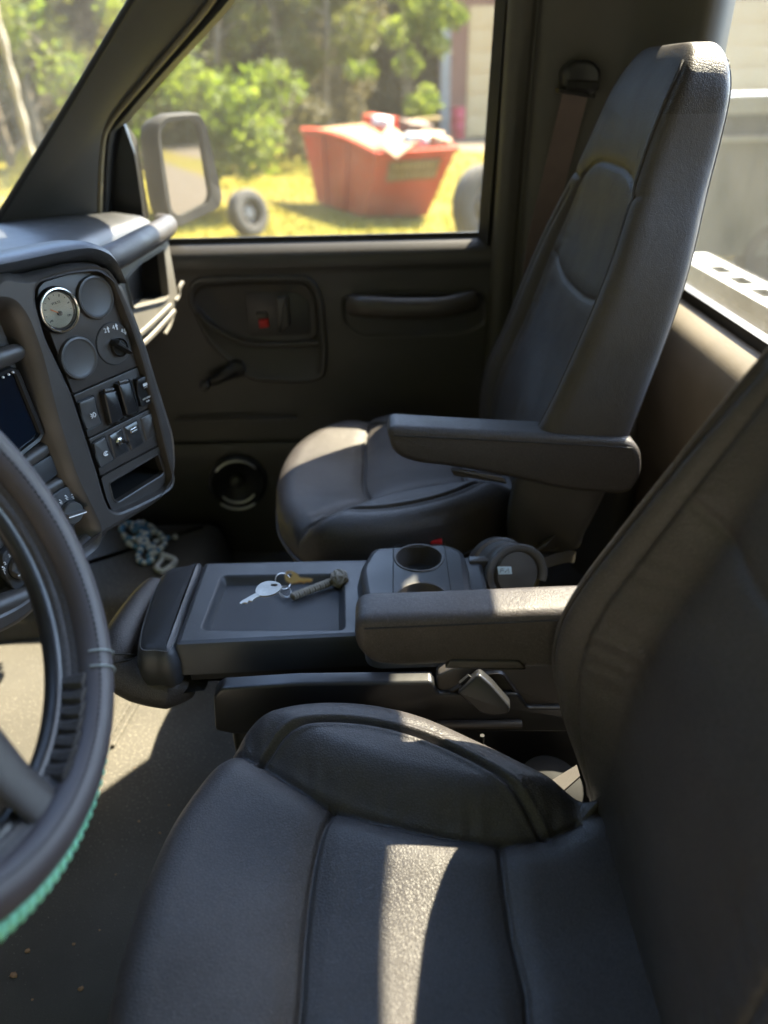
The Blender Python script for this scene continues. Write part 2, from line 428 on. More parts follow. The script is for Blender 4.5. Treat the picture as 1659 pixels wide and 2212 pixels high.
# driver side sill, door posts off to the side of the opening
m = MB().box((-1.1, -.03, -.12), (.6, .05, .03), .01); obj("door_sill", m, M['plastic_dk'], cab)
m = MB().bar((-.80, .03, .86), (-.20, .03, 1.55), .07, .07); obj("front_pillar", m, M['trim'], cab)
m = MB().box((-.26, -.09, 1.50), (.62, .06, 1.60), .02); obj("roof_rail", m, M['trim'], cab)
m = MB().box((-.26, 1.70, 1.48), (.62, 1.80, 1.60), .02); obj("roof_rail", m, M['trim'], cab)
m = MB().box((-.30, .02, 1.50), (-.18, 1.76, 1.60), .02); obj("roof_header", m, M['trim'], cab)
# engine cover: low humped floor that rises towards the dash
hump_pts = [(-1.05, .25), (-1.05, 1.52), (-.80, 1.50), (-.68, 1.42), (-.60, 1.30), (-.565, 1.16), (-.55, 1.0), (-.55, .80), (-.62, .55), (-.80, .40)]
hp = resample(smooth(hump_pts, 8), 120)
plz = Plane((0, 0, 0), (0, 0, 1), (1, 0, 0))
m = MB(); hp = ccw(hp)
m.loops([plz.w(hp, 0.0), plz.w(inset(hp, .006), .03), plz.w(inset(hp, .015), .052), plz.w(inset(hp, .035), .062), plz.w(inset(hp, .10), .066)], False, True)
ho = obj("engine_cover", m, M['floor'], sharp=70); ho['kind'] = 'structure'
rmp = ccw(resample(rpoly(np.array([(-1.05, 1.22), (-.44, 1.30), (-.40, 1.36), (-.40, 1.69), (-1.05, 1.69)]), .06, 8), 100))
m = MB().loops([plz.w(rmp, 0.0), plz.w(inset(rmp, .015), .07), plz.w(inset(rmp, .025), .105), plz.w(inset(rmp, .045), .125), plz.w(inset(rmp, .07), .130)], False, True)
rm_ = obj("footwell_ramp", m, M['floor'], sharp=70); rm_['kind'] = 'structure'
rg = [(at(228, 1606, z=.004), at(292, 1500, z=.004)), (at(243, 1612, z=.004), at(305, 1505, z=.004))]
m = MB()
for a_, b_ in rg: m.tube(np.array([a_, a_ * .5 + b_ * .5, b_]), .0045, 8)
ro_ = obj("mat_ridge", m, M['floor'], fo)
# ================================================================ passenger door
DY = 1.70
door = thing("passenger_door", "black passenger door with hand crank and red lock tab", "door", (-.1, 1.74, 0.0))
pd = Plane((0, DY, 0), (0, -1, 0), (1, 0, 0))     # h > 0 comes into the cab
ledge = [(0.0, .00), (0.0, .785), (-.010, .80), (-.022, .806), (-.034, .806), (-.034, .0)]
prof = np.array([(DY + .002, .0), (DY - .015, .30), (DY - .008, .33), (DY, .345), (DY, .70), (DY - .006, .755), (DY - .004, .778), (DY + .008, .793), (DY + .024, .803), (DY + .045, .806), (DY + .06, .80), (DY + .06, .0)])
prof = np.vstack([smooth(prof[:11], 4, False), prof[11:]])
L = [np.column_stack([np.full(len(prof), x), prof[:, 0], prof[:, 1]]) for x in np.linspace(-.80, .262, 24)]
obj("door_panel", MB().loops(L, True, True), M['door'], door, sharp=60)
# window pane in its channel
fr = eyes([(262, 262), (236, 300), (226, 480)], y=DY + .02)
m = MB(); gp = np.array([(-.62, .79), (.25, .79), (.25, 1.50), (-.12, 1.50), (-.30, 1.26), (-.50, 1.08)])
gp2 = ccw(np.stack([gp[:, 0], gp[:, 1]], 1)); pg = Plane((0, DY + .035, 0), (0, -1, 0), (1, 0, 0))
m.plate(pg, gp2, 0, .004, .001)
obj("window_pane", m, M['g_side'], door)
m = MB(); m.bar((-.50, DY + .030, .808), (.25, DY + .030, .808), .008, .012); m.bar((.243, DY + .02, .79), (.262, DY - .005, 1.52), .03, .03)
obj("window_seal", m, M['rubber'], door)
# black corner patch in front of the pane
sp = rpoly(pg.pxs([(248, 285), (272, 262), (296, 330), (312, 440), (316, 485), (226, 485)]), .006)
m = MB().plate(pg, sp, .006, .02, .003); obj("corner_patch", m, M['plastic_dk'], door)
# moulded bowl with the lever
def door_px(pts, h=0.0): return pd.pxs(pts, h)
bowl = rpoly(door_px([(404, 640), (418, 602), (500, 597), (672, 596), (696, 640), (706, 760), (700, 815), (660, 824), (548, 820), (520, 800), (452, 740)]), .022, 8)
m = MB(); bl = ccw(resample(bowl, 90))
m.loops([pd.w(inset(bl, -.004), -.004), pd.w(inset(bl, -.002), .007), pd.w(inset(bl, .003), .011), pd.w(inset(bl, .009), .008), pd.w(inset(bl, .014), .002)], False, True)
obj("handle_bezel", m, M['door'], door, sharp=70)
inner = rpoly(door_px([(420, 650), (432, 622), (520, 616), (660, 614), (678, 650), (684, 725), (640, 735), (545, 738), (480, 715)]), .018, 8)
m = MB(); il = ccw(resample(inner, 80)); m.loops([pd.w(il, .0025), pd.w(inset(il, -.003), .007), pd.w(inset(il, -.006), .0030)])
obj("bowl_rim", m, M['plastic'], door, sharp=70)
m = MB().plate(pd, rpoly(door_px([(528, 630), (640, 630), (668, 650), (672, 722), (540, 726)]), .01), .002, .0035, .001); obj("lever_plate", m, M['plastic_dk'], door)
# grooved shelf that runs diagonally out of the bowl
sh = smooth(pd.w(door_px([(428, 672), (455, 700), (500, 726), (545, 740), (620, 742), (688, 738)]), .010), 8, False)
obj("bowl_shelf", MB().tube(sh, .007, 8), M['plastic'], door)
m = MB(); m.plate(pd, rpoly(door_px([(596, 640), (622, 634), (628, 700), (604, 718)]), .008), .004, .024, .006)
obj("door_handle", m, M['plastic_gr'], door)
m = MB(); m.plate(pd, rpoly(door_px([(560, 688), (580, 686), (582, 704), (562, 706)]), .002), .003, .012, .002); lk = obj("lock_tab", m, M['red'], door)
m = MB(); m.plate(pd, rpoly(door_px([(553, 674), (578, 672), (580, 686), (556, 688)]), .002), .003, .010, .002); obj("lock_slide", m, M['plastic_gr'], door)
# window crank
cb = pd.w(door_px([(512, 793)]), 0)[0]; ck = pd.w(door_px([(445, 828)], .03), .03)[0]
m = MB().lathe(cb, pd.n, [(.020, 0), (.022, .012), (.019, .024), (.006, .028)], 24)
m.tube(smooth([cb + pd.n * .020, cb * .6 + ck * .4 + pd.n * .02, ck], 8, False), np.linspace(.017, .011, 17), 12, flat=.6)
cr = obj("window_crank", m, M['plastic_dk'], door)
m = MB().lathe(ck, pd.n, [(.006, -.004), (.011, 0), (.013, .012), (.011, .026), (.006, .03)], 20); obj("crank_knob", m, M['plastic_gr'], cr)
# pull handle with pocket
pk = rpoly(door_px([(738, 640), (1045, 632), (1052, 700), (1000, 722), (780, 728), (742, 700)]), .018, 8); pl_ = ccw(resample(pk, 80))
m = MB().loops([pd.w(inset(pl_, -.004), -.003), pd.w(inset(pl_, -.001), .005), pd.w(inset(pl_, .004), .004), pd.w(inset(pl_, .009), -.004)], False, True)
obj("pull_pocket", m, M['door'], door, sharp=70)
pp = smooth(pd.w(door_px([(758, 664), (790, 662), (880, 664), (960, 662), (1030, 652)], .03), [.012, .032, .040, .036, .012]), 8, False)
obj("pull_handle", MB().tube(pp, np.concatenate([[.012], np.full(len(pp) - 2, .025), [.012]]), 14, flat=.8), M['plastic'], door)
# lower step line and speaker
m = MB(); m.tube(eyes([(380, 909), (500, 905), (640, 903)], y=DY - .014), .004, 6); obj("panel_rib", m, M['door'], door)
sc_ = at(513, 1043, y=1.665); m = MB().lathe(sc_, (0.15, -1, .1), [(.070, -.02), (.071, .004), (.064, .010), (.058, .004), (.02, -.012), (.016, 0), (.0, .002)], 40)
spk = obj("speaker", m, M['plastic_dk'], door)
def arc3(o, ax, r, a0, a1, n=20, h=0.0):
    ax = unit(ax); u = unit(np.array([1.0, 0, 0]) - ax * ax[0]); w = np.cross(ax, u); a = np.linspace(a0, a1, n)
    return o + ax * h + r * (np.cos(a)[:, None] * u + np.sin(a)[:, None] * w)
for a0, a1, r in ((.20 * np.pi, .80 * np.pi, .062), (1.20 * np.pi, 1.80 * np.pi, .050), (1.25 * np.pi, 1.70 * np.pi, .068)):
    obj("speaker_glint", MB().tube(arc3(sc_, (0.15, -1, .1), r, a0, a1, 20, .010), np.concatenate([[.001], np.full(18, .0035), [.001]]), 8), surf("glint_silver", (.50, .49, .48), .3, metal=.6), spk)  # bright arcs of the speaker ring: its highlights built as pale silver pieces
# ================================================================ seats
YC = 0.40
_o = [(.27, .50), (.20, .535), (.111, .598), (.034, .646), (-.045, .668), (-.125, .664), (-.187, .628), (-.232, .545), (-.249, .46), (-.2515, YC)]
_o = _o + [(x, 2 * YC - y) for x, y in _o[-2::-1]]
ZS = 0.437
def zpx(pts, z=ZS): return np.array([at(x, y, z=z)[:2] for x, y in pts])
sA = smooth(zpx([(488, 1600), (570, 1642), (640, 1685), (720, 1724), (850, 1768), (980, 1797), (1080, 1806), (1170, 1798), (1250, 1768)]), 8, False)
sB = smooth(zpx([(560, 1640), (620, 1606), (700, 1593), (800, 1600), (900, 1625), (1000, 1668), (1100, 1728), (1180, 1800)]), 8, False)
sC = smooth(zpx([(720, 1724), (690, 1790), (668, 1880), (654, 1990), (647, 2100), (642, 2212)]), 8, False)
sC = np.vstack([sC, [(sC[-1][0], .25)]])
sD = smooth(zpx([(1080, 1808), (1090, 1890), (1108, 1990), (1135, 2100), (1162, 2212)]), 8, False)
sD = np.vstack([sD, [(sD[-1][0], .25)]])
def cushion(tf, name, mats, parent):
    n, m_ = 620, 150
    O = resample(smooth(_o, 10), n); c = np.array([0.0, YC])
    ss = np.concatenate([np.linspace(1, .8, 50, endpoint=False), np.linspace(.8, 0.01, m_ - 50)])
    P = np.vstack([c + (O - c) * s for s in ss])
    rad = np.tile(np.linalg.norm(O - c, axis=1), m_); d = np.repeat(1 - ss, n) * rad
    YM = .345; Q = P.copy(); Q[:, 1] = YM + np.abs(P[:, 1] - YM)
    R = .040; dd = np.clip(d * .95, 0, R)
    z = ZS - (R - np.sqrt(np.maximum(R * R - (R - dd) ** 2, 0))) * .9
    polyA = np.vstack([sA, [(.3, .56), (.3, .9), (-.4, .9), (sA[0][0] - .0, sA[0][1] + .2)]])
    ins = inside(Q, polyA); dA = dline(Q, sA); dB = dline(Q, sB)
    z += np.where(ins, .030 * sst(0, .055, dA), 0)
    z += .010 * sst(.22, .0, np.abs(P[:, 1] - YC)) * 0
    z -= .016 * np.where(ins, 0, sst(0, .115, dA)) * sst(.0, .25, np.abs(P[:, 0] + .3))
    def groove(dist, dep=.0058, w=.0030, pil=.0055, pw=.016):
        return dep * np.exp(-(dist / w) ** 2) + pil * np.exp(-(dist / pw) ** 2)
    z -= groove(dA, .006, .0032, .009, .018)
    z -= groove(dB, .0045, .0026, .003, .012)
    z += .0028 * np.exp(-((dB - .007) / .0035) ** 2)                     # welt beside the piped seam
    z -= np.where(ins, 0, groove(dline(Q, sC)) + .006 * np.exp(-(dline(Q, sC) / .05) ** 2))
    z -= np.where(ins, 0, groove(dline(Q, sD), .005, .003, .004, .014))
    pk = np.sin(Q[:, 0] * 210 + 1.3 * np.sin(Q[:, 0] * 77)) * np.exp(-((dA - .012) / .014) ** 2)   # gathers along the bolster seam
    z += np.where(ins, .0011 * pk, 0)
    z += .0014 * np.sin(P[:, 0] * 23 + 2 * np.sin(P[:, 1] * 17)) * np.sin(P[:, 1] * 19) * sst(.03, .1, d)
    mb = MB(); L = [np.column_stack([P[i * n:(i + 1) * n], z[i * n:(i + 1) * n]]) for i in range(m_)]
    O3 = lambda k, zz: np.column_stack([c + (O - c) * k, np.full(n, zz)])
    side = [O3(.93, .33), O3(.985, .345), O3(1.0, .365), O3(1.002, ZS - .056)]
    mb.loops([tf(l) for l in side + L], True, True)
    cu = obj(name, mb, mats, parent, sharp=0); cu.data.shade_smooth()
    pipe = O3(1.004, .363)
    obj("piping", MB().tube(tf(pipe[::4]), .0035, 6, closed=True), mats, cu)
    return cu
# back rest: horizontal sections, bolstered front, tapering head rest
def interp(tab, z):
    t = np.array(tab); return np.mean(np.interp(z + np.linspace(-.04, .04, 17), t[:, 0], t[:, 1]))
def backrest(tf, prm, name, mat, side_mat, parent):
    n = 300
    zt = prm['top']
    z = np.concatenate([np.linspace(.36, zt - .075, 210), zt - .075 + .075 * np.sin(np.linspace(0, np.pi / 2, 40))[1:]])
    Ls = []; edge = []; edge2 = []
    a = np.linspace(0, 2 * np.pi, n, endpoint=False)
    ex = 2 / 6.0
    cy = np.sign(np.cos(a)) * np.abs(np.cos(a)) ** ex; cx = np.sign(np.sin(a)) * np.abs(np.sin(a)) ** ex
    for zz in z:
        w = interp(prm['w'], zz); xf = interp(prm['front'], zz); xb = interp(prm['back'], zz)
        if zz > zt - .075:
            k = math.sqrt(max(1 - ((zz - (zt - .075)) / .075) ** 2.2, 0)); k2 = .45 + .55 * k
            w = w * (.55 + .45 * k); xm = (xf + xb) / 2; xf, xb = xm + (xf - xm) * k2, xm + (xb - xm) * k2
        rec = interp(prm['rec'], zz)
        y = w * cy; yn = np.abs(cy)
        front = np.clip(-cx, 0, 1)
        x = (xf + xb) / 2 + (xb - xf) / 2 * cx
        bol = sst(prm['bol'][0], prm['bol'][1], yn) * np.where(cy < 0, prm['near'], 1.0)
        x = x + rec * (1 - bol) * front ** 2
        # crown of the head rest and grooves on the front face
        q = np.column_stack([yn * .21, np.full(n, zz)])
        g = np.zeros(n)
        for pl__, dep in prm['seams']: 
            dd = dline(q, pl__); g = np.maximum(g, dep * np.exp(-(dd / .0032) ** 2) + dep * .55 * np.exp(-(dd / .012) ** 2))
        x = x + g * front ** 1.5
        wr = interp(prm['wrink'], zz) * np.sin(zz * 230 + 1.7 * np.sin(zz * 61)) * np.exp(-((yn - .66) / .12) ** 2)
        x = x + wr * front
        Ls.append(np.column_stack([x, YC + y, np.full(n, zz)]))
        edge.append(Ls[-1][np.argmin(np.abs(a - 1.742 * np.pi))]); edge2.append(Ls[-1][np.argmin(np.abs(a - .258 * np.pi))])
    mb = MB().loops([tf(l) for l in Ls], True, True)
    bk = obj(name, mb, mat, parent, sharp=0); bk.data.shade_smooth()
    me = bk.data
    if side_mat:
        me.materials.append(side_mat)
        nz = len(Ls)
        mi = np.zeros(len(me.polygons), int)
        ia = np.arange(n); lo, hi = 1.745 * np.pi, .255 * np.pi
        am = (a > lo) | (a < hi)
        zlim = zt - .085
        for i in range(nz - 1):
            if z[i] < zlim: mi[i * n:(i + 1) * n][am] = 1
        me.polygons.foreach_set("material_index", mi.astype(np.int32))
    e = tf(np.array(edge))[::3]; e2 = tf(np.array(edge2))[::3]
    k = int(len(e) * .93)
    obj("piping", MB().tube(e[4:k], .0030, 6), mat, bk)
    obj("piping", MB().tube(e2[4:k], .0028, 6), mat, bk)
    return bk
def armrest(name, pl, out, width, mat, parent, seam_px, r=.018):
    P = ccw(resample(rpoly(out, r, 8), 140)); m = MB(); L = []
    for t in np.linspace(0, np.pi / 2, 7): L.append(pl.w(inset(P, .014 * (1 - math.sin(t))), -.014 * (1 - math.cos(t)) * -1 - .014))
    L = []
    for t in np.linspace(0, np.pi / 2, 7): L.append(pl.w(inset(P, .013 * (1 - math.sin(t))), -.013 * math.sin(t) * 0 - .013 * (1 - math.cos(t))))
    L = L[::1]
    a0 = [pl.w(inset(P, .012 * (1 - math.sin(t))), -.012 * (1 - (1 - math.cos(t)))) for t in []]
    front = [pl.w(inset(P, .012 * (1 - math.sin(t))), -.012 * (1 - math.cos(np.pi / 2 - t)) * 0 - .012 * math.sin(t) ** 1 * (1 - math.cos(t)) * 0 - .012 * (1 - math.cos(t))) for t in np.linspace(0, np.pi / 2, 6)]
    back = [pl.w(inset(P, .012 * (1 - math.cos(t))), -(width - .012) - .012 * math.sin(t)) for t in np.linspace(0, np.pi / 2, 6)]
    m.loops(front + back, True, True)
    o = obj(name, m, mat, parent, sharp=50)
    # stitched seam a little below the top edge, all round the side panel
    obj("seam", MB().tube(resample(pl.w(pl.pxs(seam_px), .0002), 40, False), .0009, 5), M['rubber'], o)
    return o
TD = lambda p: p
DXP, DYP, DZP = .045, 1.69, .025
def TP(p):                                # passenger seat: mirrored twin
    p = np.array(p, float); p[:, 1] = DYP - p[:, 1]; p[:, 0] += DXP; p[:, 2] += DZP
    return p
seamV = [(.160, .40), (.160, .55), (.160, .80), (.158, .925)]
seams = [(seamV, .005), ([(0, .960), (.08, .957), (.125, .949), (.150, .935), (.158, .915)], .0045), ([(.158, .922), (.18, .93), (.207, .935)], .004),
         ([(0, .765), (.07, .769), (.12, .779), (.159, .798)], .0035), ([(.183, .42), (.184, .60), (.182, .82), (.176, .905)], .003)]
prmP = dict(bol=(.64, .95), near=1.0, top=1.118, front=[(.36, .165), (.45, .150), (.55, .160), (.63, .197), (.78, .250), (.93, .305), (1.03, .338), (1.085, .360), (1.12, .375)],
            back=[(.36, .31), (.60, .358), (.63, .362), (.92, .420), (1.0, .438), (1.06, .442), (1.12, .44)],
            w=[(.36, .20), (.5, .238), (.65, .250), (.78, .248), (.86, .230), (.92, .200), (.97, .178), (1.05, .162), (1.12, .156)],
            rec=[(.36, .03), (.5, .045), (.7, .048), (.86, .034), (.95, .014), (1.0, .004), (1.12, .0)], seams=seams, wrink=[(.36, 0), (.45, .0), (.8, .0004), (.9, 0)])
prmD = dict(bol=(.52, .92), near=.15, top=1.18, front=[(.36, .225), (.42, .215), (.476, .186), (.565, .158), (.614, .153), (.672, .165), (.80, .224), (.90, .274), (1.0, .336), (1.1, .390), (1.18, .435)],
            back=[(.36, .36), (.60, .36), (.80, .42), (1.0, .48), (1.18, .53)],
            w=[(.36, .17), (.43, .185), (.5, .203), (.60, .208), (.672, .198), (.8, .180), (.9, .166), (1.0, .158), (1.18, .15)],
            rec=[(.36, .0), (.42, .005), (.5, .045), (.6, .078), (.75, .070), (.88, .045), (.97, .014), (1.02, .004), (1.15, .0)], seams=seams, wrink=[(.36, 0), (.55, .0004), (.60, .0012), (.72, .0010), (.8, .0)])
drv = thing("driver_seat", "black leather driver seat in the foreground with a sunlit stripe", "seat", (0.0, YC, 0.0), "leather bucket seats")
cu_d = cushion(TD, "cushion", M['leather'], drv)
backrest(TD, prmD, "backrest", M['leather'], None, drv)
m = MB().box((-.18, .20, .02), (.22, .60, .345), .02); obj("seat_base", m, M['plastic_dk'], drv)
pas = thing("passenger_seat", "black leather passenger seat beside the far door with raised armrest", "seat", (DXP, DYP - YC, 0.0), "leather bucket seats")
cushion(TP, "cushion", M['leather'], pas)
backrest(TP, prmP, "backrest", M['leather'], M['vinyl'], pas)
M['base'] = surf("seat_base_vinyl", (.10, .09, .075), .6, bump=('noise', 600))
m = MB().box((-.165, 1.075, .02), (.28, 1.50, .385), .03); obj("seat_base", m, M['base'], pas)
# arm rests
pa = Plane((0, 1.035, 0), (0, -1, 0), (1, 0, 0))
ao = pa.pxs([(836, 935), (846, 922), (1000, 931), (1200, 941), (1362, 950), (1388, 975), (1390, 1025), (1368, 1064), (1335, 1072), (1210, 1060), (1100, 1034), (980, 1012), (900, 1004), (850, 985)])
ap = armrest("armrest", pa, ao, .062, M['leather'], pas, [(850, 941), (1000, 948), (1200, 958), (1366, 967)], r=.03)
m = MB().plate(pa, rpoly(pa.pxs([(972, 1012), (1085, 1028), (1096, 1044), (980, 1026)]), .003), -.004, .003, .002); obj("armrest_tab", m, M['plastic'], ap)
pb = Plane((0, .597, 0), (0, -1, 0), (1, 0, 0))
bo = pb.pxs([(766, 1339), (1000, 1331), (1200, 1322), (1330, 1318), (1330, 1450), (1170, 1450), (960, 1441), (880, 1447), (800, 1440), (766, 1400)])
ad = armrest("armrest", pb, bo, .052, M['leather_dusty'], drv, [(786, 1358), (1000, 1349), (1200, 1340), (1300, 1336)], r=.03)
ad['label'] = "dusty scuffed armrest"
m = MB().plate(pb, rpoly(pb.pxs([(972, 1424), (1122, 1426), (1138, 1443), (960, 1441)]), .003), -.004, .003, .002); obj("armrest_tab", m, M['plastic'], ad)
# ================================================================ dashboard
dash = thing("dashboard", "black truck dashboard with driver angled switch and gauge panel", "dashboard", (-.55, .95, .50))
d0 = ray(187, 838); P0 = CAM + d0 / d0[1] * .92
az, el = R_(-33), R_(4)
nS = np.array([math.cos(el) * math.cos(az), math.cos(el) * math.sin(az), math.sin(el)])
tmp = Plane(P0, nS, (0, 1, 0)); q0, q1 = tmp.w(tmp.px(155, 849))[0], tmp.w(tmp.px(307, 783))[0]
ps = Plane(P0, nS, q1 - q0)                       # a to the right across the panel, b up, h towards the driver
def z1(pts): return [(x * .37396, (y * .38879 + 560) * .96174) for x, y in pts]
def z5(pts): return [((x * .21700 + 60) * .96174, (y * .21700 + 600) * .96174) for x, y in pts]
def z7(pts): return [((x * .18083) * .96174, (y * .18083 + 1080) * .96174) for x, y in pts]
def pp_(pts, h=0.0): return ps.pxs(pts, h)
HB = .016                                         # bezel stands this proud of the gauge plate
outer = pp_(z5([(-300, 20)]) + [(57, 596), (150, 570), (214, 566)] + z5([(900, 45), (1010, 160), (1130, 440), (1258, 780), (1400, 1250), (1560, 1760)]) + z1([(1030, 1250), (1020, 1340), (960, 1440), (840, 1525), (700, 1603), (560, 1690), (460, 1780)]) + [(150, 1225), (112, 1290), (62, 1342), (0, 1378), (-90, 1400), (-190, 1420), (-260, 1100)], HB)
recess = pp_(z5([(100, 220), (160, 150), (400, 70), (690, 20), (830, 50), (890, 130), (1060, 560), (1205, 980)]) + z1([(860, 790), (893, 900), (945, 1110), (1000, 1330), (985, 1372), (930, 1410), (800, 1475), (690, 1522), (640, 1512), (606, 1440), (570, 1310), (500, 1090), (415, 830), (262, 505), (208, 310)]), HB)
NB = 260
ob = ccw(resample(rpoly(outer, .018, 6), NB)); rb = ccw(resample(rpoly(recess, .010, 6), NB))
def align(A, B):                                  # start both loops at the same bearing so quads do not twist
    ca = B.mean(0)
    f = lambda Q: np.unwrap(np.arctan2(*(Q - ca).T[::-1]))
    th = np.linspace(-np.pi, np.pi, len(A), endpoint=False)
    def rs(Q):
        an = np.arctan2(Q[:, 1] - ca[1], Q[:, 0] - ca[0]); k = np.argsort(an); an, Qs = an[k], Q[k]
        an3 = np.concatenate([an - 2 * np.pi, an, an + 2 * np.pi]); Q3 = np.vstack([Qs, Qs, Qs])
        return np.stack([np.interp(th, an3, Q3[:, 0]), np.interp(th, an3, Q3[:, 1])], 1)
    return rs(A), rs(B)
# body of the dash: outer skin running back, front face, then the rounded lip of the recess
m = MB()
L = [ps.w(inset(ob, .05), -.42), ps.w(ob, -.20), ps.w(inset(ob, -.002), -.03), ps.w(ob, HB - .012), ps.w(inset(ob, .004), HB - .003), ps.w(inset(ob, .010), HB)]
m.loops(L)
obj("dash_shell", m, M['plastic'], dash, sharp=60)
# the face between rim and recess, as a bmesh fill with a hole
def holed(name, outer2, holes, pl, h, mat, parent, drop=None):
    from mathutils.geometry import delaunay_2d_cdt
    rings = [np.asarray(outer2)] + [np.asarray(q) for q in holes]; pts = np.vstack(rings); ed = []; k = 0
    for q in rings: ed += [(k + i, k + (i + 1) % len(q)) for i in range(len(q))]; k += len(q)
    res = delaunay_2d_cdt([Vector(p) for p in pts], ed, [], 0, 1e-7)
    P2 = np.array([p[:] for p in res[0]]); F_ = [tuple(f) for f in res[2]]
    cc = np.array([P2[list(f)].mean(0) for f in F_]); ok = inside(cc, rings[0])
    for q in rings[1:]: ok &= ~inside(cc, q)
    F_ = [f for f, t in zip(F_, ok) if t]; V_ = pl.w(P2, h)
    mb = MB().add(V_, F_)
    return mb
rb_lip = inset(rb, -.004)
# large central cavity to the left of the pod: screen, blower controls
cav = pp_([(-210, 640), (-60, 640), (30, 640), (62, 680), (92, 760), (128, 905), (168, 1030), (222, 1140), (217, 1180), (150, 1232), (40, 1318), (-20, 1345), (-160, 1400), (-210, 1300)], HB)
cv = ccw(resample(rpoly(cav, .016, 6), 160))
mb = holed("x", inset(ob, .010), [rb_lip, cv], ps, HB, None, None)
mb.loops([ps.w(rb_lip, HB), ps.w(inset(rb, -.001), HB - .0012), ps.w(rb, HB - .004), ps.w(inset(rb, .0015), .0)])
mb.loops([ps.w(cv, HB), ps.w(inset(cv, .004), HB - .002), ps.w(inset(cv, .012), HB - .012), ps.w(inset(cv, .020), HB - .030)], cap1=True)
obj("center_bezel", mb, M['plastic'], dash, sharp=45)
# plates inside the recess: gauge plate, switch plate, switch plate, pocket plate
gpl = pp_(z5([(90, 330), (100, 220), (160, 150), (400, 70), (690, 20), (830, 50), (890, 130), (1060, 560), (1200, 988), (462, 1308)]))
s1 = pp_(z5([(466, 1322), (1204, 1000)]) + z1([(890, 892), (500, 1085)]))
s2 = pp_(z1([(503, 1094), (893, 902), (944, 1106), (570, 1306)]))
s3 = pp_(z1([(572, 1315), (947, 1115), (1000, 1330), (985, 1372), (930, 1410), (800, 1475), (690, 1522), (640, 1512), (606, 1440)]))
m = MB().plate(ps, rpoly(gpl, .003), -.012, .0035, .0012); obj("gauge_plate", m, M['plastic'], dash)
m = MB().plate(ps, rpoly(s1, .002), -.012, .0040, .0010); obj("switch_plate", m, M['plastic'], dash)
m = MB().plate(ps, rpoly(s2, .002), -.012, .0040, .0010); obj("switch_plate", m, M['plastic'], dash)
# pocket plate with a real hole
pk = ccw(resample(rpoly(pp_(z1([(612, 1345), (905, 1172), (943, 1285), (925, 1308), (668, 1468), (640, 1452)])), .005), 80))
po = ccw(resample(rpoly(s3, .004), 120))
mb = holed("x", po, [pk], ps, .004, None, None)
mb.loops([ps.w(po, .004), ps.w(po, -.01)])
mb.loops([ps.w(pk, .004), ps.w(inset(pk, .0012), .0052), ps.w(inset(pk, .0026), .0045), ps.w(inset(pk, .003), -.02)])
pk_o = obj("pocket_plate", mb, M['plastic'], dash, sharp=35)
m = MB().loops([ps.w(inset(pk, .003), -.005), ps.w(inset(pk, .006), -.08)], cap1=True); obj("pocket_lining", m, M['hole'], pk_o)
# circles
def cpx(x, y, h=0.0055): return ps.px(*z1([(x, y)])[0], h)
RG = .0272
def disc(c, prof, name, mat, parent, n=48): return obj(name, MB().lathe(ps.w(c)[0], ps.n, prof, n, ref=ps.a), mat, parent)
c1, c2, c3, c4 = cpx(334, 350), cpx(551, 276), cpx(454, 628), cpx(662, 545)
M['dial'] = surf("dial_face", (.50, .49, .42), .35, (.42, .42, .34), 30)
M['dialglass'] = glass("dial_glass", (.9, .9, .88), .05, .9)
g = disc(c1, [(RG + .001, 0), (RG + .001, .006), (RG - .0005, .009), (RG - .003, .0095), (RG - .0045, .0085), (RG - .0055, .0045), (0, .0042)], "gauge", M['plastic_dk'], dash)
m = MB().tube(ps.w(circle(c1, RG - .0018, 64), .0098), .0016, 8, closed=True); obj("gauge_ring", m, M['chrome'], g)
disc(c1, [(RG - .0058, .004), (RG - .0062, .0056), (0, .0056)], "gauge_face", M['dial'], g)
m = MB()
for k, a_ in enumerate(np.linspace(R_(215), R_(-35), 11)):
    u = np.array([math.cos(a_), math.sin(a_)]); r0 = RG - (.0115 if k % 2 == 0 else .0100)
    m.bar(ps.w(c1 + u * r0, .0059)[0], ps.w(c1 + u * (RG - .0082), .0059)[0], .0008 if k % 2 else .0013, .0003, up=ps.n)
obj("gauge_marks", m, M['plastic_dk'], g)
gm = surf("needle_orange", (.7, .16, .03), .5)
u = unit(np.array([-.8, .55])); m = MB().bar(ps.w(c1 - u * .003 + (0, -.004), .0075)[0], ps.w(c1 + u * .013 + (0, -.004), .0075)[0], .0014, .0006, up=ps.n)
obj("gauge_needle", m, gm, g)
disc(c1 + (0, -.004), [(.0028, .0056), (.0028, .009), (0, .0092)], "needle_hub", M['plastic_dk'], g, 20)
text("gauge_text", "VOLTS", ps, c1 + (0, .0085), .0042, M['plastic_dk'], g, .0060)
text("gauge_text", "8", ps, c1 + (-.0120, -.0100), .0040, M['plastic_dk'], g, .0060); text("gauge_text", "18", ps, c1 + (.0115, -.0100), .0040, M['plastic_dk'], g, .0060)
disc(c1, [(RG - .0055, .0092), (RG - .0056, .0096), (0, .0100)], "gauge_glass", M['dialglass'], g)
for c in (c2, c3):
    bl = disc(c, [(RG, 0), (RG, .0065), (RG - .0008, .0082), (RG - .003, .0088), (RG - .0046, .0076), (RG - .006, .0070), (0, .0073)], "blank_cover", M['plastic_gr'], dash)
sel = disc(c4, [(RG, 0), (RG, .0046), (RG - .0006, .0052), (0, .0052)], "drive_selector", M['plastic'], dash)
m = MB().tube(ps.w(circle(c4, RG + .0002, 64), .0040), .0008, 6, closed=True); obj("selector_groove", m, M['rubber'], sel)
